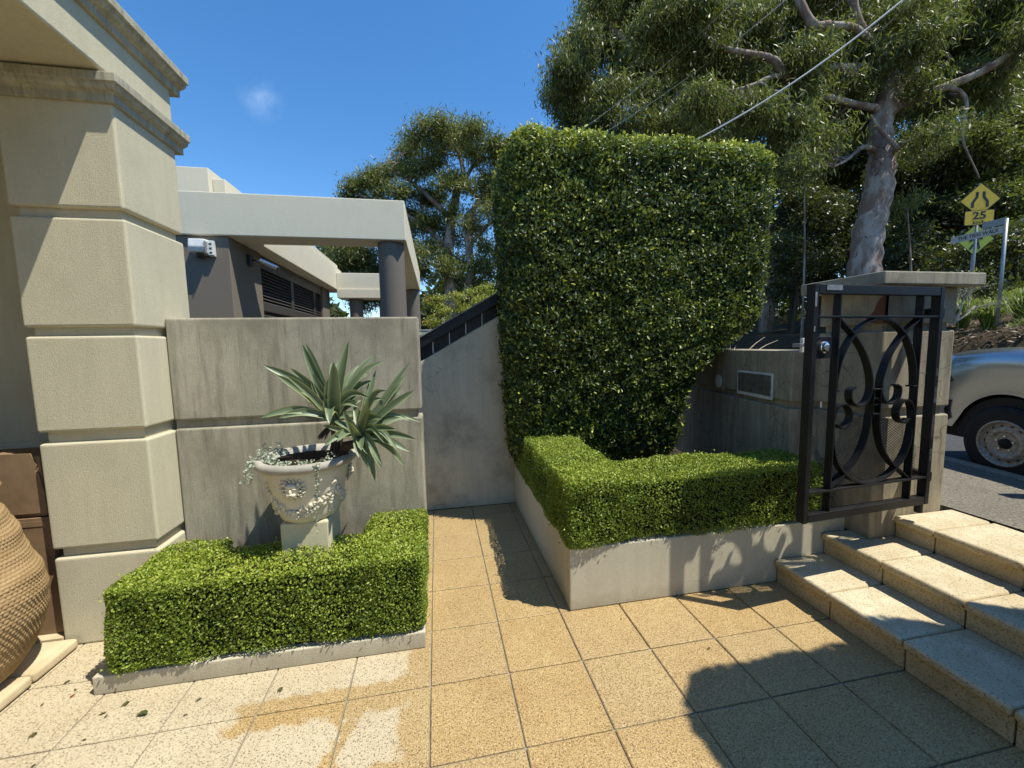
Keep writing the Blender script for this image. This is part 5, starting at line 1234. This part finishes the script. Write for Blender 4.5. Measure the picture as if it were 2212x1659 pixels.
gq = np.random.default_rng(5); tp = np.array([tuple(t) for t in tips for _ in range(4)]) + gq.normal(size=(len(tips) * 4, 3)) * .05
child(link('foliage', leaves_mesh('foliage', tp, gq.normal(size=tp.shape), gq.normal(size=tp.shape), np.full(len(tp), .06), np.full(len(tp), .02), gq.uniform(.3, 1, len(tp)), .2, True), 'gum_leaf'), bare)

# strappy tufts and grass on the bank
def tuft(c, n, h, spread_, g, leafw=.012):
    P, D, N, L = [], [], [], []
    V, Q, Tn = [], [], []
    for k in range(n):
        a = g.uniform(0, 6.283); out = g.uniform(.15, 1) * spread_; b = Vector(c) + Vector((g.gauss(0, .04), g.gauss(0, .04), 0)); d = Vector((math.cos(a), math.sin(a), 0)); s = Vector((-d.y, d.x, 0)); hh = h * g.uniform(.6, 1.1); t0 = g.uniform(.1, .7)
        k0 = len(V)
        for i, (f, up_, w) in enumerate(((0, 0, 1), (.3, .62, .9), (.7, .95, .6), (1.0, .80 * g.uniform(.6, 1.05), .08))):
            q = b + d * out * f + Vector((0, 0, hh * up_)); V += [q - s * leafw * w, q + s * leafw * w]; Tn += [t0, t0]
            if i: Q.append((k0 + 2 * i - 2, k0 + 2 * i - 1, k0 + 2 * i + 1, k0 + 2 * i))
    return np_mesh('blades', np.array([tuple(v) for v in V]), np.array(Q), np.array(Tn))
tl = ['strappy green tuft beyond the letterbox wall beside the pillar', 'strappy green tuft further along the bank behind the letterbox wall', 'strappy green tuft at the foot of the street name post', 'strappy green tuft at the edge of the mulch right of the post', 'strappy green tuft between pillar cap and street name post']
for i, (px_, d_, n_) in enumerate(((1700, 10.2, 330), (1650, 12.0, 200), (2135, 9.6, 260), (2200, 9.8, 240), (2080, 10.4, 220))):
    c_ = at_d(px_, 700, d_); c_.z = bank_z(c_.dot(SN), c_.dot(SD))
    t_ = thing('grass_tuft', tl[i], 'grass tuft', tuple(c_), 'strappy tufts on the bank')
    child(link('blades', tuft(c_, n_, .75, .62, random.Random(200 + i)), 'grass_blade'), t_)
gq = np.random.default_rng(12); n = 26000
nn_ = gq.uniform(9.9, 12.8, n); s_ = gq.uniform(2.2, 9.5, n); m_ = (np.sin(nn_ * 2.1 + s_ * .9) + np.sin(s_ * 2.3 - nn_) * .7 + gq.normal(size=n) * .5 + (nn_ - 10.6) * 1.4) > .45
nn_, s_ = nn_[m_], s_[m_]; zq = np.array([bank_z(a, b) for a, b in zip(nn_, s_)])
P = np.stack([SN.x * nn_ + SD.x * s_, SN.y * nn_ + SD.y * s_, zq - .01], 1); D = gq.normal(size=P.shape) * .45; D[:, 2] = 1
L = gq.uniform(.1, .3, len(P))
go = link('bank_grass', leaves_mesh('bank_grass', P, D, gq.normal(size=P.shape), L, np.full(len(P), .016), gq.uniform(.2, 1, len(P)), .1, True, .2), 'grass_blade'); setting(go, 'stuff')
go['label'] = 'fine green grass growing on the bank above the mulch'; go['category'] = 'grass'
# leaf and bark litter
n = 9000; nn_ = gq.uniform(9.2, 12.0, n); s_ = gq.uniform(-1, 12, n); zq = np.array([bank_z(a, b) for a, b in zip(nn_, s_)])
P = np.stack([SN.x * nn_ + SD.x * s_, SN.y * nn_ + SD.y * s_, zq + gq.uniform(.0, .03, n)], 1); D = gq.normal(size=P.shape); D[:, 2] *= .3
L = gq.uniform(.04, .15, n); N = gq.normal(size=P.shape) * .5; N[:, 2] += 1
MATS['litter'] = None
leafmat('litter', [(0, (0.05, .035, .022)), (.6, (.17, .12, .075)), (1, (.42, .34, .25))], .9, .05)
lo = link('leaf_litter', leaves_mesh('litter', P, D, N, L, L * .35, gq.uniform(0, 1, n), .2, True), 'litter'); setting(lo, 'stuff'); lo['label'] = 'brown bark and leaf litter covering the bank'; lo['category'] = 'mulch'

# far wood closing the view
n = 70000; th = gq.uniform(-.62, 1.25, n); rr = gq.uniform(32, 60, n) ; hgt = 7 + 3 * np.sin(th * 9) + 2 * np.sin(th * 23 + 1); z = gq.uniform(0, 1, n) ** .8 * hgt
z = np.where((th < .32), z * .95, z * 1.7)
P = np.stack([rr * np.sin(th), rr * np.cos(th), z - .5], 1); D = gq.normal(size=P.shape); D[:, 2] -= .6
L = gq.uniform(.5, 1.0, n)
fo = link('far_wood', leaves_mesh('far_wood', P, D, gq.normal(size=P.shape), L, L * .45, np.clip(gq.uniform(.0, .8, n), 0, 1), .2, True), 'shrub_leaf'); setting(fo, 'stuff'); fo['label'] = 'distant dark wood behind the street and pavilion'; fo['category'] = 'wood'

# fallen leaves on the pavers
fl = [(280, 1515, .035), (318, 1545, .05), (95, 1520, .02), (150, 1510, .028), (230, 1540, .028), (80, 1582, .035), (395, 1548, .02), (437, 1508, .03), (610, 1485, .035), (225, 1553, .02), (188, 1598, .02), (65, 1660, .02), (1535, 1400, .03), (154, 1470, .03), (160, 1490, .02), (1340, 1337, .015)]
flabels = 'curled green leaf|forked green leaf|small brown leaf|reddish fallen leaf|oval brown leaf|folded green leaf'.split('|')
for i, (x, y, L_) in enumerate(fl):
    r_ = ray(x, y); p = Vector((0, 0, EYE)) + r_ * (-EYE / r_.z); p.z = .003
    g = np.random.default_rng(300 + i); a = g.uniform(0, 6.28); D = np.array([[math.cos(a), math.sin(a), .12], [math.cos(a + .5), math.sin(a + .5), .25]]); k = 2 if L_ > .03 else 1
    me = leaves_mesh('fallen_leaf', np.array([tuple(p)] * k), D[:k], np.array([[.1, .1, 1.0]] * k), np.array([L_] * k), np.array([L_ * .4] * k), np.full(k, 1.0 if i == 3 else g.uniform(0, .7)), .5, False, .15)
    o = link('fallen_leaf', me, 'dry_leaf'); tag(o, ('forked green leaf lying on the dry pale pavers' if i == 1 else 'curled green leaf lying near the low planter corner' if i == 0 else 'reddish fallen leaf on the dry pavers by the portico step' if i == 3 else 'brown leaf scrap in the sun on ochre pavers near the steps' if i == 12 else 'tiny dark leaf on ochre pavers at the raised planter foot' if i == 15 else 'folded green leaf beside the rounded portico step edge' if i == 5 else 'brown leaf lying on dry pavers in front of the low planter' if i == 8 else 'small fallen leaf lying on the dry pale pavers'), 'leaf', 'fallen leaves on the pavers')

# pale dry stalks over the low wall
dst = thing('dry_stalks', 'pale dry grass stalks leaning over the low letterbox wall', 'grass tuft', tuple(at_d(1600, 757, 3.9)))
for (xa, ya, xb, yb) in ((1612, 757, 1652, 728), (1577, 757, 1578, 738), (1562, 756, 1567, 744), (1585, 756, 1590, 746), (1630, 757, 1680, 735), (1555, 757, 1548, 749)):
    a_, b_ = at_d(xa, ya + 4, 3.95), at_d(xb, yb, 4.0)
    child(MB().tube([a_, a_.lerp(b_, .5) + Vector((0, 0, .012)), b_], [.004, .003, .0015], 5).build('stalk', 'dry_straw', None), dst)
